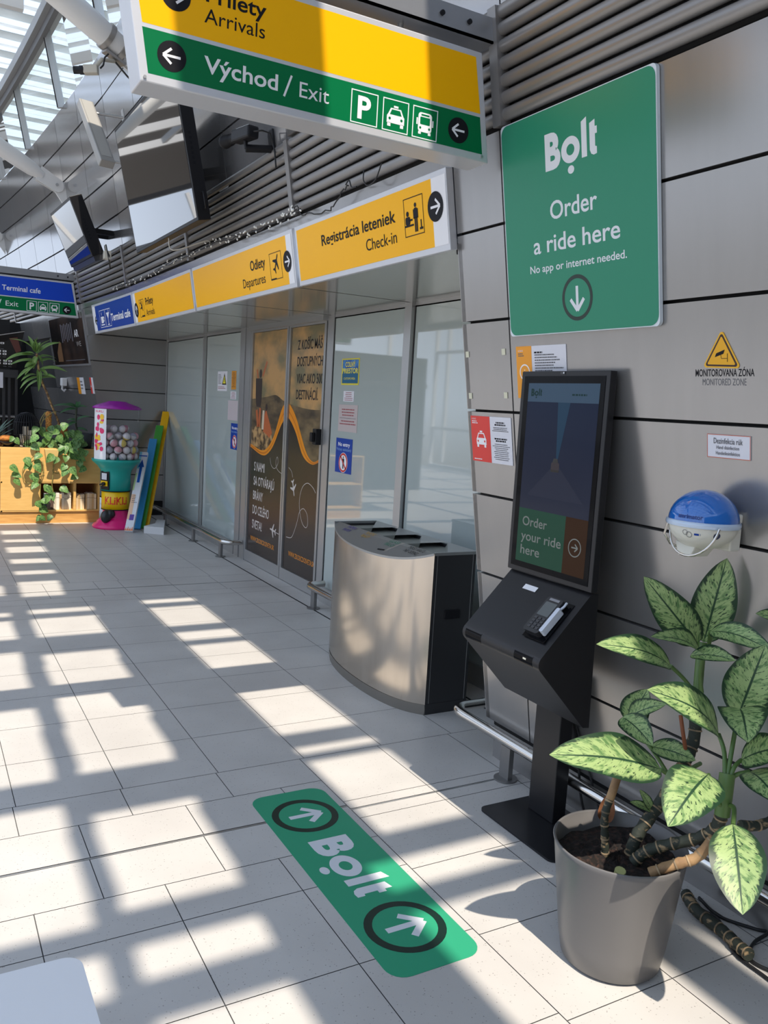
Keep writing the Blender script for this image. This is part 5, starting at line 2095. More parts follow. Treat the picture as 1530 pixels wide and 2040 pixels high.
stem('stem', [(1.768, 1.672, 0.31), (1.762, 1.675, 0.376), (1.755, 1.677, 0.446), (1.769, 1.677, 0.498)], 0.0115, BARK, rings=True)
stem('dry_sheath', [(1.769, 1.677, 0.495), (1.780, 1.676, 0.53), (1.792, 1.672, 0.585)], 0.0125, DRY)
stem('stem', [(1.845, 1.65, 0.30), (1.858, 1.645, 0.372), (1.916, 1.643, 0.438), (1.978, 1.641, 0.507), (2.040, 1.648, 0.575), (2.085, 1.660, 0.643), (2.100, 1.676, 0.762)], 0.0185, BARK, rings=True)
stem('green_stem', [(2.100, 1.676, 0.755), (2.112, 1.689, 0.86), (2.125, 1.700, 0.93)], 0.0145, STEMG)
stem('stem', [(1.80, 1.595, 0.335), (1.825, 1.571, 0.375), (1.86, 1.531, 0.407), (1.903, 1.467, 0.45), (1.921, 1.428, 0.495), (1.923, 1.413, 0.548)], 0.0165, BARK, rings=True)
stem('stem', [(1.785, 1.520, 0.345), (1.837, 1.478, 0.382), (1.878, 1.445, 0.41), (1.915, 1.424, 0.47)], 0.0145, DRY, rings=True)
stem('green_stem', [(1.923, 1.413, 0.54), (1.929, 1.416, 0.608), (1.940, 1.424, 0.652)], 0.021, STEMG)
stem('stem', [(1.93, 1.36, 0.535), (1.985, 1.345, 0.530), (2.06, 1.335, 0.545)], 0.0135, BARK, rings=True)
stem('cut_stub', [(1.705, 1.560, 0.31), (1.700, 1.548, 0.358)], 0.0155, mat('stub_pale', s2l(160, 160, 108), 0.6))
for pts in ([(1.932, 1.418, 0.629), (1.97, 1.441, 0.70), (2.021, 1.471, 0.791)], [(1.928, 1.42, 0.629), (1.962, 1.457, 0.695), (1.991, 1.503, 0.727)], [(1.938, 1.414, 0.629), (1.959, 1.42, 0.667), (1.994, 1.425, 0.682)],
            [(1.938, 1.414, 0.623), (1.962, 1.415, 0.647), (1.997, 1.397, 0.66)], [(1.911, 1.41, 0.571), (1.888, 1.414, 0.595), (1.856, 1.42, 0.666)], [(1.929, 1.40, 0.573), (1.906, 1.367, 0.585), (1.853, 1.326, 0.568)],
            [(2.090, 1.679, 0.78), (2.039, 1.687, 0.83), (1.983, 1.69, 0.872)], [(2.097, 1.659, 0.785), (2.077, 1.656, 0.844), (2.068, 1.645, 0.905)], [(2.05, 1.60, 0.59), (1.897, 1.56, 0.596), (1.83, 1.556, 0.627)],
            [(2.112, 1.69, 0.86), (2.118, 1.70, 0.90), (2.121, 1.712, 0.922)], [(2.115, 1.69, 0.86), (2.105, 1.66, 0.93), (2.073, 1.633, 0.987)], [(1.99, 1.64, 0.52), (1.96, 1.70, 0.60), (1.945, 1.79, 0.665)]):
    stem('petiole', pts, 0.0062, STEMG, 8)
stem('dry_sheath', [(1.992, 1.642, 0.733), (1.999, 1.628, 0.667), (2.030, 1.635, 0.60)], 0.006, mat('sheath_red', s2l(128, 72, 44), 0.6))
LEAVES = [
 ('A', (2.132, 1.700, 0.930), (2.120, 1.640, 1.206), 0.062, 0.05, 0.20),
 ('B', (2.121, 1.712, 0.922), (1.901, 1.752, 1.138), 0.055, 0.08, 0.18),
 ('C', (1.983, 1.690, 0.872), (1.675, 1.693, 0.967), 0.044, 0.10, 0.25),
 ('D', (2.086, 1.671, 0.906), (1.825, 1.635, 0.992), 0.032, 0.10, 0.5),
 ('E', (2.073, 1.633, 0.987), (2.056, 1.411, 0.992), 0.036, 0.12, 0.3),
 ('F', (2.019, 1.652, 0.912), (2.035, 1.508, 0.937), 0.026, -0.06, 0.5),
 ('G', (1.990, 1.503, 0.727), (1.647, 1.470, 0.911), 0.060, 0.09, 0.22),
 ('H', (2.022, 1.471, 0.788), (2.038, 1.423, 1.007), 0.066, 0.05, 0.18),
 ('I', (2.000, 1.452, 0.820), (1.868, 1.322, 0.792), 0.060, 0.12, 0.30),
 ('J', (1.994, 1.425, 0.682), (1.987, 1.275, 0.782), 0.046, 0.08, 0.25),
 ('K', (1.997, 1.397, 0.660), (1.902, 1.230, 0.655), 0.046, 0.10, 0.25),
 ('L', (1.856, 1.420, 0.666), (1.627, 1.344, 0.602), 0.070, 0.10, 0.20),
 ('M', (1.853, 1.327, 0.570), (1.735, 1.188, 0.430), 0.064, 0.07, 0.16),
 ('N', (1.830, 1.556, 0.627), (1.451, 1.599, 0.714), 0.066, 0.07, 0.20),
 ('O', (1.950, 1.794, 0.658), (1.952, 1.740, 0.787), 0.046, 0.08, 0.3),
 ('O2', (1.932, 1.785, 0.682), (1.964, 1.675, 0.760), 0.030, 0.12, 0.5),
 ('P', (1.899, 1.781, 0.690), (1.883, 1.640, 0.655), 0.040, 0.12, 0.3),
 ('Q', (1.960, 1.715, 0.612), (2.025, 1.598, 0.604), 0.034, 0.10, 0.3),
 ('R', (1.916, 1.645, 0.445), (1.867, 1.658, 0.515), 0.014, 0.05, 0.3),
 ('R2', (1.913, 1.646, 0.445), (1.825, 1.652, 0.487), 0.014, 0.05, 0.3),
 ('S', (2.081, 1.380, 1.065), (1.945, 1.398, 1.109), 0.024, 0.10, 0.3),
]
for i, (nm, B_, T_, hw, sag, fold) in enumerate(LEAVES):
    B_, T_ = Vector(B_), Vector(T_)
    up = (CAM-(B_+T_)/2).normalized()+Vector((0, 0, 0.55))
    if nm in ('A', 'H', 'B'):
        up = (CAM-(B_+T_)/2).normalized()
    kk.append(leaf_mb(B_, T_, hw, DIEF, up=up, sag=sag, fold=fold, ripple=0.07, seed=i, nu=22, nv=10).build('leaf', fix=False))
adopt(pln, *kk)
# fallen brown leaf and trailing stem behind the pot
m_ = leaf_mb((1.90, 1.815, 0.33), (1.90, 1.80, 0.44), 0.024, two_tone('dead_leaf', s2l(92, 54, 32), s2l(146, 96, 62), 14, 0.3, 0.7, 0.7), sag=0.12, fold=0.5, ripple=0.2)
tag(m_.build('dry_leaf', fix=False), 'withered brown leaf standing behind the rim of the grey pot', 'leaf')
o = MB()
pv = dense([Vector(p) for p in ((2.255, 1.76, 0.028), (2.215, 1.68, 0.024), (2.205, 1.57, 0.022), (2.185, 1.50, 0.024), (2.17, 1.45, 0.03))], 6)
o.tube(pv, [0.019*(1+0.08*math.sin(i*2.2)) for i in range(len(pv))], BARK, 12)
o = tag(o.build('cut_stem'), 'dark ringed piece of stem lying on the floor behind the pot', 'stem')
for i in range(2, len(pv)-1, 3):
    q = MB()
    d_ = (pv[i+1]-pv[i-1]).normalized()*0.004
    q.tube([pv[i]-d_*0.6, pv[i]+d_*0.5], 0.0208, RINGD, 12)
    q.build('ring', o)
# black cables on the floor
for lb, pts in (('black cable curling across the tiles to the right of the pot', [(2.29, 1.76), (2.262, 1.70), (2.267, 1.637), (2.197, 1.543), (2.163, 1.48), (2.157, 1.372), (2.14, 1.25)]),
                ('black cable loop lying on the floor below the big drooping leaf', [(2.31, 1.75), (2.285, 1.647), (2.335, 1.552), (2.358, 1.52), (2.271, 1.505), (2.195, 1.465), (2.190, 1.41), (2.25, 1.30)])):
    m_ = MB()
    m_.tube(dense([Vector((x, y, 0.0065)) for x, y in pts], 7), 0.0055, CABLE, 8)
    tag(m_.build('black_cable'), lb, 'cable')
m_ = MB()
m_.tube(dense([Vector(p) for p in ((2.255, 2.40, 0.50), (2.285, 2.36, 0.30), (2.30, 2.33, 0.10), (2.325, 2.28, 0.012), (2.335, 2.05, 0.008))], 6), 0.005, CABLE, 8)
m_.tube(dense([Vector(p) for p in ((2.26, 2.385, 0.45), (2.30, 2.30, 0.22), (2.315, 2.20, 0.03), (2.33, 2.10, 0.008))], 6), 0.004, CABLE, 8)
tag(m_.build('power_cable'), 'black power cables hanging behind the kiosk column', 'cable')

# ------------------------------------------------------------------ bookcase with planter top
WOOD = two_tone('pale_wood', s2l(214, 168, 96), s2l(226, 182, 110), 6, 0.3, 0.7, 0.5, stretch=(1, 1, 6))
WOOD2 = two_tone('plinth_wood', s2l(190, 136, 72), s2l(214, 164, 96), 5, 0.3, 0.7, 0.5, stretch=(1, 1, 8))
WOODI = mat('wood_inside', s2l(150, 92, 48), 0.6)
bk = thing('bookcase', (1.1, 10.68, 0), 'low pale wooden bookcase with cubbyholes and plants standing on top', 'bookcase')
YF_, YB_ = 10.5, 10.9
XA, XZ = 0.20, 1.975
m_ = MB()
m_.box(XA, YB_-0.02, 0.15, XZ, YB_, 0.875, WOODI)
m_.box(XA, YF_, 0.875, XZ, YF_+0.03, 0.893, WOOD)
m_.box(XA, YB_-0.03, 0.875, XZ, YB_, 0.893, WOOD)
m_.box(XA, YF_+0.03, 0.82, XZ, YB_-0.03, 0.835, WOODI)
for x in (XA, 0.872, 1.285, XZ-0.018):
    m_.box(x, YF_, 0.14, x+0.018, YB_-0.02, 0.875, WOOD)
m_.box(1.672, YF_, 0.155, 1.70, YB_-0.02, 0.478, WOOD)
for z in (0.14, 0.478):
    m_.box(XA+0.018, YF_, z, XZ-0.018, YB_-0.02, z+0.016, WOOD)
k1 = m_.build('carcass')
m_ = MB()
m_.box(0.89, YF_-0.004, 0.156, 1.285, YF_+0.014, 0.875, WOOD)
m_.box(1.303, YF_-0.004, 0.494, XZ, YF_+0.014, 0.875, WOOD)
k2 = m_.build('front_panel')
m_ = MB()
m_.box(XA, YF_+0.02, 0.0, XZ, YB_, 0.14, WOOD2)
k3 = m_.build('plinth')
m_ = MB()
m_.box(0.90, YF_+0.035, 0.835, XZ-0.02, YB_-0.035, 0.872, SOIL)
k4 = m_.build('soil_bed')
adopt(bk, k1, k2, k3, k4)
# books
BKC = [(222, 214, 196), (206, 196, 172), (70, 84, 92), (206, 110, 130), (232, 226, 212), (120, 104, 98), (216, 206, 184), (196, 160, 110), (88, 70, 60), (226, 218, 198)]
def book(x, z, w_, h, d_, c, label, grp, tilt=0.0):
    m = MB()
    m.box(-w_/2, 0, 0, w_/2, d_, h, mat('book_cover_%d' % c[0], s2l(*c), 0.6))
    m.box(-w_/2+0.003, 0.004, h-0.004, w_/2-0.003, d_+0.002, h+0.0008, PAPER)
    m.box(-w_/2-0.0003, -0.0006, h*0.72, w_/2+0.0003, 0, h*0.74, mat('book_band', s2l(110, 90, 70), 0.6))
    o = m.build('book')
    o.location = (x, YF_+0.045, z)
    o.rotation_euler = (0, tilt, 0)
    tag(o, label, 'book', grp)


ORDN = ['first', 'second', 'third', 'fourth', 'fifth', 'sixth', 'seventh', 'eighth', 'ninth', 'tenth', 'eleventh']
CN = {222: 'cream', 206: 'beige', 70: 'slate blue', 232: 'white', 120: 'brown grey', 216: 'pale beige', 196: 'tan', 88: 'dark brown', 226: 'ivory'}
rs_ = random.Random(11)
x = 1.345
for i in range(9):
    w_ = rs_.uniform(0.024, 0.042)
    c = BKC[(i*3+2) % 10]
    nm = 'pink' if c == (206, 110, 130) else CN[c[0]]
    book(x+w_/2, 0.1565, w_, rs_.uniform(0.175, 0.205), 0.15, c, '%s book, %s from the left in the middle cubbyhole behind the trailing vine' % (nm, ORDN[i]), 'books in the middle cubbyhole')
    x += w_+0.001
x = 1.705
for i in range(9):
    w_ = rs_.uniform(0.018, 0.034)
    c = [(214, 190, 150), (200, 168, 118), (224, 208, 176)][i % 3]
    if i == 4:
        x += 0.012
    book(x+w_/2, 0.1565, w_, rs_.uniform(0.18, 0.20), 0.15, c, '%s old book, %s from the left in the cubbyhole behind the vending machine' % (['tan', 'amber', 'cream'][i % 3], ORDN[i]), 'books in the right cubbyhole', 0.0)
    x += w_+0.001
for z, rowname in ((0.4945, 'upper'), (0.1565, 'lower')):
    x = 0.868
    for i in range(3):
        w_ = (0.030, 0.026, 0.034)[i]
        book(x-w_/2, z, w_, (0.22, 0.2, 0.19)[i], 0.15, [(236, 234, 230), (214, 206, 190), (150, 120, 90)][i], '%s book, %s from the partition in the %s left cubbyhole' % (('white', 'cream', 'brown')[i], ORDN[i], rowname), 'books in the left cubbyholes')
        x -= w_+0.001

# ------------------------------------------------------------------ trailing pothos
POTH = leaf_material('pothos_leaf', s2l(34, 84, 46), s2l(38, 86, 46), s2l(112, 150, 80), streak=7, edge_w=1.2, dark_rib=False)
ph = thing('pothos', (1.42, 10.55, 0.86), 'trailing pothos vine hanging down the front of the bookcase', 'plant')
kk = []
m_ = MB()
VINES = [[(1.299, 0.912), (1.24, 0.831), (1.21, 0.782), (1.151, 0.733), (1.1, 0.612), (1.138, 0.493), (1.227, 0.485)], [(1.299, 0.9), (1.33, 0.672), (1.301, 0.51), (1.295, 0.348), (1.303, 0.185), (1.334, 0.062)], [(1.45, 0.9), (1.436, 0.633), (1.423, 0.47), (1.446, 0.356)], [(1.587, 0.9), (1.681, 0.8), (1.69, 0.661), (1.668, 0.554)], [(1.271, 0.598), (1.338, 0.615)], [(1.298, 1.08), (1.327, 1.193), (1.363, 1.31), (1.305, 1.2), (1.328, 1.105)], [(1.327, 1.201), (1.431, 1.301), (1.484, 1.32)], [(1.42, 0.9), (1.46, 0.75), (1.43, 0.62), (1.50, 0.60)]]
for vv in VINES:
    pts = []
    for i, (x, z) in enumerate(vv):
        y = 10.47-0.004*i if z < 0.89 else 10.60
        if z < 0.89 and i > 0:
            y = 10.468
        pts.append(Vector((x, y, z)))
    m = MB()
    m.tube(dense(pts, 5), 0.0045, mat('vine_stem', s2l(140, 130, 70), 0.5), 6)
    kk.append(m.build('vine'))
LV = [(1.049, 0.959), (1.22, 1.0), (1.188, 0.919), (1.288, 0.918), (1.362, 0.96), (1.453, 0.951), (1.324, 1.075), (1.264, 1.097), (1.429, 1.103), (1.504, 1.113), (1.512, 1.033), (1.596, 1.044), (1.582, 0.963), (1.544, 0.937), (1.674, 0.978), (1.712, 1.056), (1.712, 1.015), (1.659, 0.941), (1.717, 0.914), (1.66, 0.867), (1.506, 0.896), (1.552, 0.881), (1.738, 0.853), (1.645, 0.818), (1.386, 0.78), (1.454, 0.757), (1.561, 0.78), (1.738, 0.787), (1.731, 0.714), (1.748, 0.656), (1.539, 0.678), (1.547, 0.613), (1.647, 0.638), (1.663, 0.557), (1.266, 0.722), (1.259, 0.794), (1.148, 0.735), (1.17, 0.68), (1.133, 0.687), (1.259, 0.665), (1.009, 0.646), (1.039, 0.575), (1.039, 0.495), (1.23, 0.545), (1.22, 0.456), (1.351, 0.432), (1.381, 0.408), (1.557, 0.408), (1.359, 0.31), (1.42, 0.327), (1.269, 0.238), (1.337, 0.27), (1.33, 0.172), (1.278, 0.067), (1.315, 0.07), (1.391, 0.077)]
rs_ = random.Random(21)
for i, (x, z) in enumerate(LV):
    for rep in range(2 if z > 0.85 else 1):
        big = rs_.uniform(0.048, 0.075)
        yy_ = 10.40+rs_.uniform(-0.03, 0.04)
        if z > 0.9:
            yy_ = 10.50+rs_.uniform(-0.08, 0.12)
        x1, z1 = x+rep*rs_.uniform(-0.07, 0.07), z+rep*rs_.uniform(-0.05, 0.04)
        if z1 < 0.10:
            big = 0.05
        a = rs_.uniform(-2.6, -0.5)
        d_ = Vector((math.cos(a), rs_.uniform(-0.5, 0.1), math.sin(a))).normalized()
        c_ = Vector((x1, yy_, z1))
        kk.append(leaf_mb(c_-d_*big*0.9, c_+d_*big*0.9, big*rs_.uniform(0.62, 0.78), POTH, up=(rs_.uniform(-0.5, 0.4), -1, rs_.uniform(0.1, 0.9)), sag=0.06, fold=0.2, nu=9, nv=6, shape='heart', seed=i).build('leaf', fix=False))
adopt(ph, *kk)
pp = MB()
pp.hexa([(1.355, 10.42, 0.745), (1.475, 10.42, 0.745), (1.475, 10.492, 0.745), (1.355, 10.492, 0.745), (1.335, 10.40, 0.885), (1.49, 10.40, 0.885), (1.49, 10.492, 0.885), (1.335, 10.492, 0.885)], mat('pot_yellow', s2l(224, 188, 118), 0.5))
tag(pp.build('hanging_pot', bevel=0.004), 'small yellowish pot fixed to the bookcase front among the vine leaves', 'pot')
m_ = MB()
n_ = 24
pts = [Vector((1.405, 10.66, 0.86+0.46*i/n_)) for i in range(n_+1)]
m_.tube(pts, [0.034+0.003*math.sin(i*2.1) for i in range(n_)]+[0.020], two_tone('coir', s2l(150, 92, 36), s2l(222, 160, 80), 60, 0.35, 0.65, 0.9, bump=1.0), 14)
tag(m_.build('coir_pole'), 'brown coir moss pole standing upright among the vine leaves', 'pole')

# ------------------------------------------------------------------ dracaenas
DRAC = leaf_material('dracaena_leaf', s2l(58, 98, 46), s2l(74, 120, 54), s2l(138, 168, 92), streak=1.5, edge_w=0.9, dark_rib=False)
dr = thing('dracaena', (1.58, 10.7, 0.85), 'tall dracaena with a bare leaning stem and striped leaves above the bookcase', 'plant')
kk = []
m_ = MB()
pts = dense([Vector(p) for p in ((1.60, 10.74, 0.85), (1.55, 10.72, 1.10), (1.517, 10.70, 1.21), (1.438, 10.66, 1.393), (1.377, 10.63, 1.543), (1.315, 10.60, 1.68), (1.284, 10.60, 1.82), (1.262, 10.60, 1.98))], 5)
m_.tube(pts, [0.013*(1+0.12*math.sin(2.6*i)) for i in range(len(pts))], two_tone('cane', s2l(92, 66, 44), s2l(180, 148, 96), 34, 0.4, 0.6, 0.7), 10)
kk.append(m_.build('stem'))
DL = [((1.246, 2.0), (1.179, 2.182)), ((1.25, 2.0), (1.268, 2.167)), ((1.261, 2.001), (1.406, 2.148)), ((1.269, 1.986), (1.539, 2.132)), ((1.239, 2.023), (0.953, 2.119)), ((1.239, 1.975), (1.069, 1.946)), ((1.231, 1.959), (0.91, 1.863)), ((1.239, 1.904), (0.975, 1.829)), ((1.30, 1.95), (1.487, 1.947)), ((1.30, 1.894), (1.503, 1.909)), ((1.239, 1.881), (1.129, 1.809)), ((1.239, 1.865), (1.129, 1.722)), ((1.245, 1.833), (1.041, 1.669)), ((1.30, 1.801), (1.604, 1.795)), ((1.285, 1.805), (1.278, 1.545)), ((1.31, 1.744), (1.466, 1.713)), ((1.32, 1.70), (1.489, 1.707)), ((1.26, 1.738), (1.078, 1.648)), ((1.27, 1.715), (1.085, 1.562)), ((1.28, 1.676), (1.115, 1.492)), ((1.30, 1.815), (1.383, 1.726)), ((1.262, 1.954), (1.23, 1.80)), ((1.275, 1.964), (1.33, 1.84)), ((1.26, 1.99), (1.22, 2.14)), ((1.26, 1.99), (1.31, 2.12))]
for i, (b, t) in enumerate(DL):
    yo = rs_.uniform(-0.22, 0.12)
    kk.append(leaf_mb((b[0], 10.60, b[1]), (t[0], 10.60+yo, t[1]), rs_.uniform(0.026, 0.036), DRAC, up=(rs_.uniform(-0.2, 0.2), -0.5, 1), sag=rs_.uniform(0.06, 0.15), fold=0.35, nu=12, nv=4, shape='strap', seed=i, twist=rs_.uniform(-0.6, 0.6)).build('leaf', fix=False))
adopt(dr, *kk)
d2_ = thing('dracaena', (1.77, 10.72, 0.85), 'short dark green dracaena in shade at the right end of the bookcase', 'plant')
kk = []
m_ = MB()
pts = dense([Vector(p) for p in ((1.785, 10.72, 0.85), (1.765, 10.70, 1.0), (1.722, 10.70, 1.18), (1.727, 10.70, 1.38))], 5)
m_.tube(pts, 0.012, mat('cane_dark', s2l(52, 60, 44), 0.6), 10)
kk.append(m_.build('stem'))
DRAD = leaf_material('dracaena_dark_leaf', s2l(36, 76, 48), s2l(48, 92, 58), s2l(76, 120, 76), streak=1.5, edge_w=0.9, dark_rib=False)
for i, (t, bz) in enumerate((((1.45, 1.377), 1.38), ((1.78, 1.45), 1.38), ((1.85, 1.39), 1.38), ((1.52, 1.30), 1.36), ((1.70, 1.47), 1.39), ((1.60, 1.42), 1.38), ((1.88, 1.28), 1.22), ((1.60, 1.14), 1.20), ((1.86, 1.10), 1.12), ((1.90, 0.98), 1.02), ((1.62, 1.22), 1.22))):
    kk.append(leaf_mb((1.725, 10.70, bz), (t[0], 10.70+rs_.uniform(-0.12, 0.08), t[1]), 0.030, DRAD, up=(0, -0.5, 1), sag=0.10, fold=0.3, nu=12, nv=4, shape='strap', seed=i).build('leaf', fix=False))
adopt(d2_, *kk)
for (x, y, r, h, c, lb) in ((1.575, 10.735, 0.06, 0.30, (196, 120, 52), 'small orange clay pot half hidden behind the pale leaning leaf'), (1.83, 10.74, 0.10, 0.20, (60, 62, 64), 'dark round pot under the shaded dracaena')):
    m_ = MB()
    m_.lathe((x, y, 0.872), [(0.001, 0.0), (r*0.75, 0.0), (r, h), (r*0.9, h), (r*0.85, h*0.85), (0.001, h*0.84)], mat('clay_%d' % c[0], s2l(*c), 0.7), 24)
    tag(m_.build('plant_pot'), lb, 'pot')
ag = thing('agave', (0.80, 10.68, 0.86), 'spiky blue green agave at the left end of the bookcase', 'plant')
kk = []
AG = leaf_material('agave_leaf', s2l(92, 118, 104), s2l(86, 112, 100), s2l(116, 140, 124), streak=1.5, edge_w=0.95)
for i in range(14):
    a = -2.9+0.2*i*1.4
    kk.append(leaf_mb((0.80, 10.68, 0.87), (0.80+0.24*math.cos(a), 10.68+0.16*math.sin(a), 1.02+0.20*abs(math.sin(1.3*i))), 0.02, AG, up=(-math.cos(a)*0.5, -math.sin(a)*0.5-0.3, 1), sag=0.1, fold=0.4, nu=10, nv=4, shape='strap', seed=i).build('leaf', fix=False))
adopt(ag, *kk)

# ------------------------------------------------------------------ wire lantern with candles, bowl of gourds
ln = thing('wire_lantern', (1.165, 10.68, 0.872), 'black round wire lantern holding pale candles on the bookcase', 'lantern')
kk = []
prof = [(0.07, 0.02), (0.105, 0.08), (0.135, 0.16), (0.143, 0.24), (0.135, 0.31), (0.105, 0.375), (0.06, 0.41)]
m_ = MB()
for k in range(30):
    t = 2*math.pi*k/30
    m_.tube([Vector((1.165+r*math.cos(t), 10.68+r*math.sin(t), 0.872+z)) for r, z in prof], 0.0042, BLACK, 6)
kk.append(m_.build('wire_ribs'))
m_ = MB()
m_.lathe((1.165, 10.68, 0.872), [(0.001, 0.0), (0.078, 0.0), (0.082, 0.02), (0.001, 0.022)], BLACK, 28)
kk.append(m_.build('base'))
m_ = MB()
m_.lathe((1.165, 10.68, 0.872), [(0.001, 0.428), (0.062, 0.415), (0.066, 0.405), (0.001, 0.402)], BLACK, 28)
for z, r in ((0.31, 0.137), (0.16, 0.137)):
    m_.tube([Vector((1.165+r*math.cos(2*math.pi*k/36), 10.68+r*math.sin(2*math.pi*k/36), 0.872+z)) for k in range(37)], 0.004, BLACK, 6, caps=False)
kk.append(m_.build('rings'))
adopt(ln, *kk)
for x, y, h, lb in ((1.120, 10.65, 0.14, 'short cream candle at the left inside the wire lantern'), (1.215, 10.66, 0.19, 'tall cream candle at the right inside the wire lantern'), (1.165, 10.74, 0.23, 'tallest candle, farthest back inside the wire lantern')):
    m_ = MB()
    m_.tube([(x, y, 0.896), (x, y, 0.896+h)], 0.033, mat('candle_cream', s2l(222, 206, 180), 0.5), 18)
    o = tag(m_.build('candle'), lb, 'candle', 'candles in the wire lantern')
    q = MB()
    q.tube([(x, y, 0.896+h), (x+0.002, y, 0.91+h)], 0.002, BLACK, 6)
    q.build('wick', o)
m_ = MB()
m_.lathe((0.945, 10.62, 0.872), [(0.001, 0.0), (0.06, 0.0), (0.115, 0.075), (0.118, 0.082), (0.105, 0.075), (0.001, 0.02)], BLACKG, 28)
tag(m_.build('bowl'), 'black bowl left of the wire lantern on the bookcase', 'bowl')
for x, y, z, r, c, lb in ((0.935, 10.60, 0.985, 0.062, (186, 118, 48), 'orange brown dried gourd on top of the black bowl'), (1.0, 10.63, 0.975, 0.035, (178, 134, 92), 'small tan dried gourd at the right of the black bowl')):
    m_ = MB()
    m_.sphere((x, y, z), r, two_tone('gourd_%d' % c[0], s2l(*c), s2l(c[0]-60, c[1]-50, c[2]-20), 30, 0.4, 0.7, 0.8), 18, 10, sx=1.25, sz=0.7)
    o = tag(m_.build('gourd'), lb, 'gourd')

# ------------------------------------------------------------------ ball vending machine
vm = thing('capsule_vending_machine', (2.085, 10.12, 0), 'colourful capsule ball vending machine with purple lid and pink foot', 'vending machine')
VC = Vector((2.085, 10.12, 0))
PINK = mat('vend_pink', s2l(232, 34, 122), 0.25)
TEAL = mat('vend_teal', s2l(28, 160, 148), 0.3)
PURP = mat('vend_purple', s2l(150, 30, 152), 0.25)
VYEL = mat('vend_yellow', s2l(246, 198, 8), 0.3)
kk = []
m_ = MB()
m_.lathe(VC, [(0.001, 0.0), (0.255, 0.0), (0.262, 0.02), (0.245, 0.045), (0.215, 0.062), (0.205, 0.085), (0.175, 0.105), (0.150, 0.135), (0.143, 0.20), (0.143, 0.222)], PINK, 48)
kk.append(m_.build('pink_foot'))
m_ = MB()
m_.lathe(VC, [(0.135, 0.222), (0.160, 0.222), (0.160, 0.432), (0.150, 0.436), (0.150, 0.445)], VYEL, 48)
m_.lathe(VC, [(0.158, 0.216), (0.164, 0.216), (0.164, 0.226), (0.158, 0.226)], BLACK, 48)
kk.append(m_.build('yellow_band'))
m_ = MB()
m_.lathe(VC, [(0.15, 0.44), (0.168, 0.442), (0.165, 0.62), (0.175, 0.68), (0.215, 0.735), (0.270, 0.785), (0.278, 0.812), (0.265, 0.815), (0.255, 0.80), (0.001, 0.79)], TEAL, 48)
m_.lathe(VC, [(0.167, 0.434), (0.171, 0.434), (0.171, 0.444), (0.167, 0.444)], BLACK, 48)
kk.append(m_.build('teal_body'))
VG = clear_glass('globe_clear', (0.93, 0.94, 0.95), 0.10, 0.03, 0.22)
m_ = MB()
m_.lathe(VC, [(0.258, 0.80), (0.260, 1.40)], VG, 48)
kk.append(m_.build('clear_globe'))
m_ = MB()
m_.lathe(VC, [(0.262, 1.395), (0.275, 1.398), (0.276, 1.412), (0.235, 1.436), (0.13, 1.470), (0.10, 1.484), (0.001, 1.488)], PURP, 48)
m_.lathe(VC, [(0.001, 1.396), (0.262, 1.396)], PURP, 48)
kk.append(m_.build('purple_lid'))
def cyl(R_, z0=0.0):
    return lambda a, b, o=0.0: VC+Vector(((R_+o)*math.sin(a/R_), -(R_+o)*math.cos(a/R_), b+z0))


F = Flat(cyl(0.262), 0.001)
a0, a1 = -0.262*1.42, -0.262*0.66
for i in range(8):
    F.rect(a0+(a1-a0)*i/8, 0.812, a0+(a1-a0)*(i+1)/8, 1.393, WPRINT, 1)
rs_ = random.Random(4)
am = (a0+a1)/2
VR, VY_ = mat('decal_pink', s2l(224, 36, 104), 0.4), mat('decal_yellow', s2l(246, 196, 40), 0.4)
for i in range(26):
    x, z = am+rs_.uniform(-0.055, 0.055), rs_.uniform(0.90, 1.32)
    F.disc(x, z, rs_.uniform(0.012, 0.032), (VR, VY_, VR)[i % 3], 2+i % 4, rs_.uniform(0.012, 0.034))
F.text('KLiKLi', am-0.06, 1.352, 0.024, VR, 2, 0.12, 0.015)
kk.append(F.build('decal'))
F = Flat(cyl(0.1605), 0.0008)
F.text('KLiKLi', -0.165, 0.288, 0.086, mat('decal_red', s2l(222, 40, 28), 0.35), 1, 0.272, 0.02)
kk.append(F.build('red_lettering'))
m_ = MB()
cf = cyl(0.166)
m_.fbox(cf, -0.225, 0.455, -0.105, 0.672, 0.0, 0.018, BLACK)
k_ = m_.build('coin_mechanism', bevel=0.006)
m_ = MB()
m_.fbox(cf, -0.20, 0.575, -0.13, 0.650, 0.018, 0.022, PAPER)
m_.build('price_label', k_)
m_ = MB()
m_.fbox(cf, -0.215, 0.50, -0.12, 0.560, 0.018, 0.024, VYEL)
m_.tube([cf(-0.165, 0.525, 0.02), cf(-0.165, 0.525, 0.045)], 0.022, BLACK, 14)
m_.bar(cf(-0.195, 0.515, 0.05), cf(-0.135, 0.535, 0.05), 0.014, 0.016, BLACK)
m_.build('turning_handle', k_)
kk.append(k_)
m_ = MB()
m_.sphere(VC+Vector((-0.135, -0.145, 0.145)), 0.062, mat('flap_black', (0.02, 0.02, 0.022), 0.3), 20, 12, sx=1.0, sy=0.8, sz=1.25)
m_.sphere(VC+Vector((-0.085, -0.135, 0.175)), 0.055, MATS['flap_black'], 18, 10)
kk.append(m_.build('outlet_flap'))
adopt(vm, *kk)
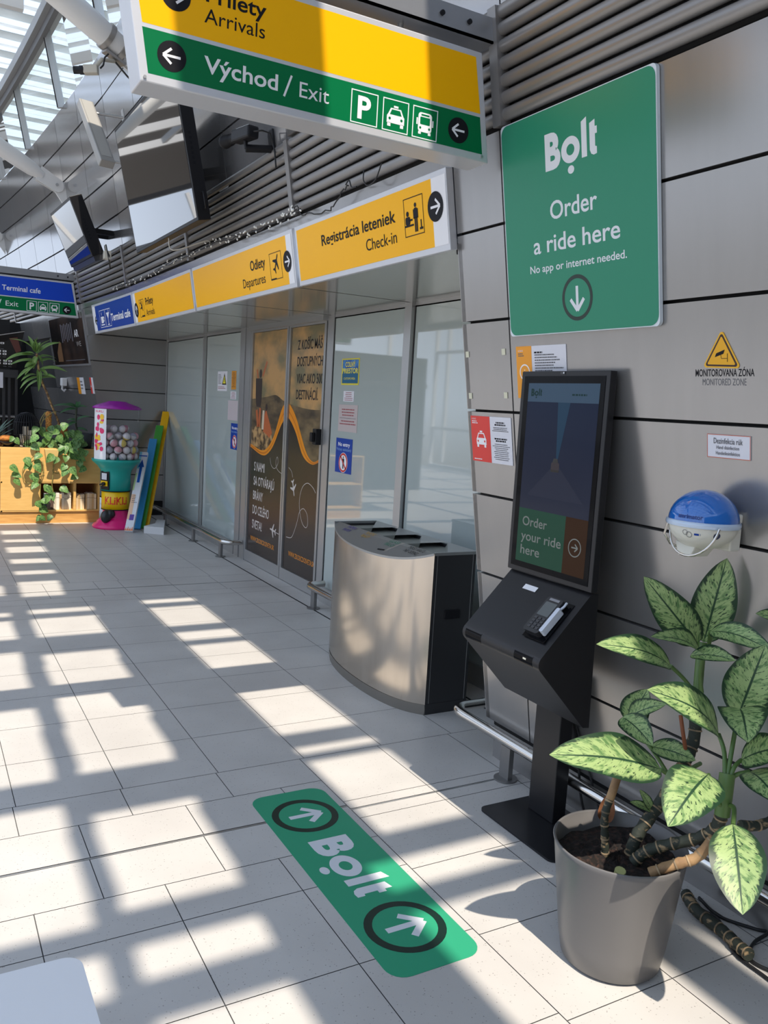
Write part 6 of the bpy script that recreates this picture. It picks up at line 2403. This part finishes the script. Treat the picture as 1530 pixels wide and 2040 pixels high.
# capsules
CAPW = mat('capsule_white', (0.62, 0.58, 0.58), 0.2, coat=0.5)
CAPP = mat('capsule_pink', s2l(206, 150, 156), 0.25, coat=0.5)
CAPG = mat('capsule_grey', s2l(160, 158, 166), 0.2, coat=0.5)
CAPY = mat('capsule_gold', s2l(212, 186, 96), 0.25, coat=0.5)
protos = []
for i, (ca, cb) in enumerate(((CAPW, CAPP), (CAPW, CAPG), (CAPP, CAPW), (CAPG, CAPW), (CAPW, CAPY))):
    m_ = MB()
    R_ = 0.0455
    m_.lathe((0, 0, 0), [(R_*math.sin(math.pi*k/12)+1e-5, -R_*math.cos(math.pi*k/12)) for k in range(7)], ca, 18)
    m_.lathe((0, 0, 0), [(R_*math.sin(math.pi*k/12)+1e-5, -R_*math.cos(math.pi*k/12)) for k in range(6, 13)], cb, 18)
    m_.lathe((0, 0, 0), [(R_*0.98, -0.004), (R_*1.03, -0.003), (R_*1.03, 0.003), (R_*0.98, 0.004)], ca, 18)
    protos.append(m_)
made = [None]*5
rs_ = random.Random(9)
idx = 0
for lay in range(5):
    for ring_, rad in ((13, 0.204), (6, 0.098)):
        if lay == 4 and ring_ == 13:
            continue
        for k in range(ring_):
            t = 2*math.pi*(k+0.5*(lay % 2))/ring_
            if math.sin(t) > 0.35 or (lay == 3 and rs_.random() < 0.3):
                continue
            j = (0, 1, 0, 2, 1, 3, 0, 2, 4, 1)[idx % 10]
            if made[j] is None:
                o = protos[j].build('toy_capsule')
                made[j] = o
            else:
                o = made[j].copy()
                C.objects.link(o)
            o.location = VC+Vector((rad*math.cos(t), rad*math.sin(t), 0.848+0.0795*lay))
            o.rotation_euler = (rs_.uniform(0, 3), rs_.uniform(0, 3), rs_.uniform(0, 3))
            tag(o, 'pale two part toy capsule inside the clear globe of the vending machine', 'toy capsule', 'toy capsules in the vending machine')
            idx += 1

# ------------------------------------------------------------------ leaning boards and low plinth
AX = Vector((0.469, 0.946, 1.357))
LN = AX.length
AX.normalize()
WD = Vector((0.896, -0.443, 0)).normalized()
NB = WD.cross(AX).normalized()
if NB.y > 0:
    NB = -NB
BW = mat('board_white', s2l(226, 226, 230), 0.4)
def board(px, py, f_, m, label, th=0.026, face=None):
    h = f_*LN
    b = Vector((px, py, 0.022))
    o = MB()
    f = lambda a, b_, off=0.0: b+WD*a+AX*b_+NB*off
    o.fbox(f, -0.047, 0.0, 0.047, h, -th, 0.0, m)
    ob = tag(o.build('leaning_board', bevel=0.003), label, 'board', 'long coloured boards leaning by the vending machine')
    if face:
        F = Flat(lambda a, b_, off=0.0: f(a, b_, off), 0.0008)
        face(F, h)
        F.build('print', ob)
    return ob


board(2.40, 9.975, 1.0, mat('board_yellow', s2l(236, 178, 18), 0.35), 'long yellow board, tallest and rearmost of the leaning boards')
board(2.335, 9.91, 0.87, mat('board_green', s2l(66, 150, 54), 0.35), 'green board leaning between the yellow and the blue ones')
board(2.268, 9.845, 0.75, mat('board_blue', s2l(52, 142, 196), 0.35), 'light blue board leaning between the green and the printed white ones')
def white_face(F, h):
    dk = mat('board_print_blue', s2l(22, 84, 176), 0.4)
    lg, lo_, lc = mat('board_lgreen', s2l(190, 214, 150), 0.4), mat('board_peach', s2l(240, 196, 160), 0.4), mat('board_lblue', s2l(130, 200, 220), 0.4)
    F.rect(-0.047, 0.78*h, -0.02, h, lc, 1)
    F.rect(-0.047, 0.5*h, -0.03, 0.72*h, lg, 1)
    F.rect(-0.046, 0.14*h, 0.0, 0.45*h, lo_, 1)
    F.rect(-0.016, 0.60*h, 0.016, 0.80*h, dk, 2)
    F.poly([(-0.036, 0.80*h), (0.036, 0.80*h), (0.0, 0.90*h)], dk, 2)
    F.rect(-0.047, 0.94*h, 0.047, 0.955*h, dk, 2)
    F.rect(-0.02, 0.13*h, 0.03, 0.20*h, mat('board_violet', s2l(100, 70, 160), 0.4), 2)
    lined(F, -0.03, 0.44*h, 0.03, 5, 0.008, GREYTXT, 2, 3.0, 31)
    for i in range(4):
        a = -0.035+0.023*i
        F.poly([(a-0.012, 0.005), (a+0.012, 0.005), (a, 0.05+0.012*(i % 2))], mat('board_flame', s2l(226, 120, 60), 0.4), 2)


board(2.140, 9.660, 0.64, BW, 'short white printed board with a blue arrow, frontmost of the leaning boards', 0.045, white_face)
m_ = MB()
m_.prism([(2.30, 9.60, 0.001), (2.489, 9.451, 0.001), (2.66, 10.05, 0.001), (2.57, 10.10, 0.001), (2.475, 9.80, 0.001)], (0, 0, 0.085), mat('plinth_white', (0.62, 0.62, 0.62), 0.5))
tag(m_.build('low_plinth'), 'low white block on the floor behind the leaning boards', 'plinth')

# ------------------------------------------------------------------ cafe corner at the far left
CAFE = mat('cafe_black', (0.010, 0.010, 0.011), 0.35)
CAFE2 = mat('cafe_charcoal', (0.03, 0.03, 0.032), 0.4)
m_ = MB()
m_.box(-3.0, 14.1, 0.0, 1.30, 14.2, 2.58, CAFE)
m_.box(-3.0, 14.05, 2.0, 1.30, 14.1, 2.08, CAFE2)
m_.box(-3.0, 14.05, 1.05, 1.30, 14.1, 1.10, CAFE2)
struct(m_.build('wall_back'))
cu = thing('display_cabinet', (0.8, 12.2, 0), 'black cafe cabinet with slim posts behind the bookcase', 'cabinet')
kk = []
m_ = MB()
m_.box(0.30, 12.0, 1.70, 1.205, 12.5, 1.80, CAFE2)
kk.append(m_.build('top'))
m_ = MB()
m_.box(0.30, 12.02, 0.0, 1.20, 12.5, 0.72, CAFE)
kk.append(m_.build('base'))
for x in (1.02, 1.085, 1.17):
    m_ = MB()
    m_.box(x, 12.02, 0.72, x+0.032, 12.06, 1.70, CAFE2)
    kk.append(m_.build('post'))
m_ = MB()
m_.box(0.30, 12.46, 0.72, 1.20, 12.5, 1.70, CAFE)
kk.append(m_.build('rear_panel'))
m_ = MB()
m_.box(0.30, 12.03, 1.18, 1.20, 12.45, 1.20, ALU)
kk.append(m_.build('shelf'))
adopt(cu, *kk)
m_ = MB()
m_.box(0.86, 11.985, 1.56, 1.025, 11.998, 1.76, PAPER)
tag(m_.build('paper_notice'), 'white paper on the black cafe cabinet at the left edge', 'notice')
mbd = MB()
mbd.hexa([(0.55, 12.05, 1.80), (1.185, 12.05, 1.83), (1.185, 12.09, 1.83), (0.55, 12.09, 1.80), (0.55, 11.93, 2.14), (1.275, 11.93, 2.315), (1.275, 11.97, 2.315), (0.55, 11.97, 2.14)], mat('menu_black', (0.012, 0.011, 0.011), 0.25))
mo = tag(mbd.build('menu_board'), 'black slanted cafe menu board with white lettering above the cabinet', 'menu board')
mfl = lambda a, b, off=0.0: Vector((a, 12.05-0.12*(b-1.82)/0.42-0.004-off, b))
F = Flat(mfl)
rs_ = random.Random(8)
for (a, b, n_) in ((0.955, 2.02, 2), (1.02, 2.02, 2), (0.955, 1.90, 2), (1.03, 1.90, 2), (1.09, 1.90, 2), (0.99, 2.12, 1)):
    for i in range(n_):
        F.rect(a, b-0.035*i, a+0.045, b-0.035*i+0.022, WPRINT, 1)
        F.rect(a+0.012, b-0.035*i+0.006, a+0.03, b-0.035*i+0.015, MATS['menu_black'], 2)
    F.rect(a, b-0.065, a+0.04, b-0.055, GREYTXT, 1)
F.poly([(1.09, 2.20), (1.19, 2.22), (1.24, 2.05), (1.18, 2.02)], mat('menu_picture', s2l(96, 56, 50), 0.4), 1)
F.line((0.93, 2.217), (1.272, 2.30), 0.012, mat('menu_edge', (0.35, 0.35, 0.36), 0.3), 1)
F.build('lettering', mo)
# framed dark poster on the far wall
m_ = MB()
for (a, b) in ((11.03, 11.7), (11.7, 12.4), (12.4, 13.06)):
    m_.fbox(fac, -b, 1.905, -a, 2.575, 0.001, 0.02, mat('poster_frame', (0.30, 0.30, 0.31), 0.4, 0.5))
o = tag(m_.build('framed_poster'), 'dark framed cafe poster on the leaning wall left of the blue sign', 'poster')
F = Flat(lambda a, z, off=0.0: fac(a, z, 0.0205+off), 0.0012)
CP = two_tone('cafe_photo', s2l(30, 25, 24), s2l(74, 56, 46), 2.4, 0.42, 0.7, 0.12)
for i in range(8):
    F.rect(-13.03+0.2475*i, 1.93, -13.03+0.2475*(i+1), 2.55, CP, 1)
for i in range(7):
    a = -12.35+0.10*i
    F.rect(a, 2.22+0.02*(i % 3), a+0.045, 2.46-0.015*(i % 2), mat('poster_grey', s2l(104, 102, 112), 0.4), 2)
F.poly([(-12.75, 1.97), (-12.45, 1.97), (-12.45, 2.22), (-12.55, 2.25), (-12.75, 2.10)], mat('poster_tan', s2l(122, 88, 58), 0.4), 2)
F.text('AR', -11.60, 2.27, 0.085, WPRINT, 3, 0.24, 0.02)
F.text('WE', -11.55, 2.15, 0.06, mat('poster_lgrey', s2l(150, 146, 144), 0.4), 3, 0.26)
F.rect(-12.3, 1.975, -11.2, 1.985, GREYTXT, 3)
F.build('print', o)
# small white dome camera on the far wall
dc = MB()
q = fac(-12.6, 1.69, 0.0)
dc.obox(q+Vector((-0.035, 0, 0)), (0.035, 0, 0), (0, 0.09, 0), (0, 0, 0.055), WHITE)
o = tag(dc.build('wall_camera', bevel=0.01), 'small white wall camera under the dark framed poster', 'camera')
dc = MB()
dc.tube([q+Vector((-0.05, 0, -0.05)), q+Vector((-0.055, -0.01, -0.10)), q+Vector((-0.03, -0.02, -0.13)), q+Vector((-0.01, -0.01, -0.10))], 0.014, WHITE, 10)
dc.build('hook', o)
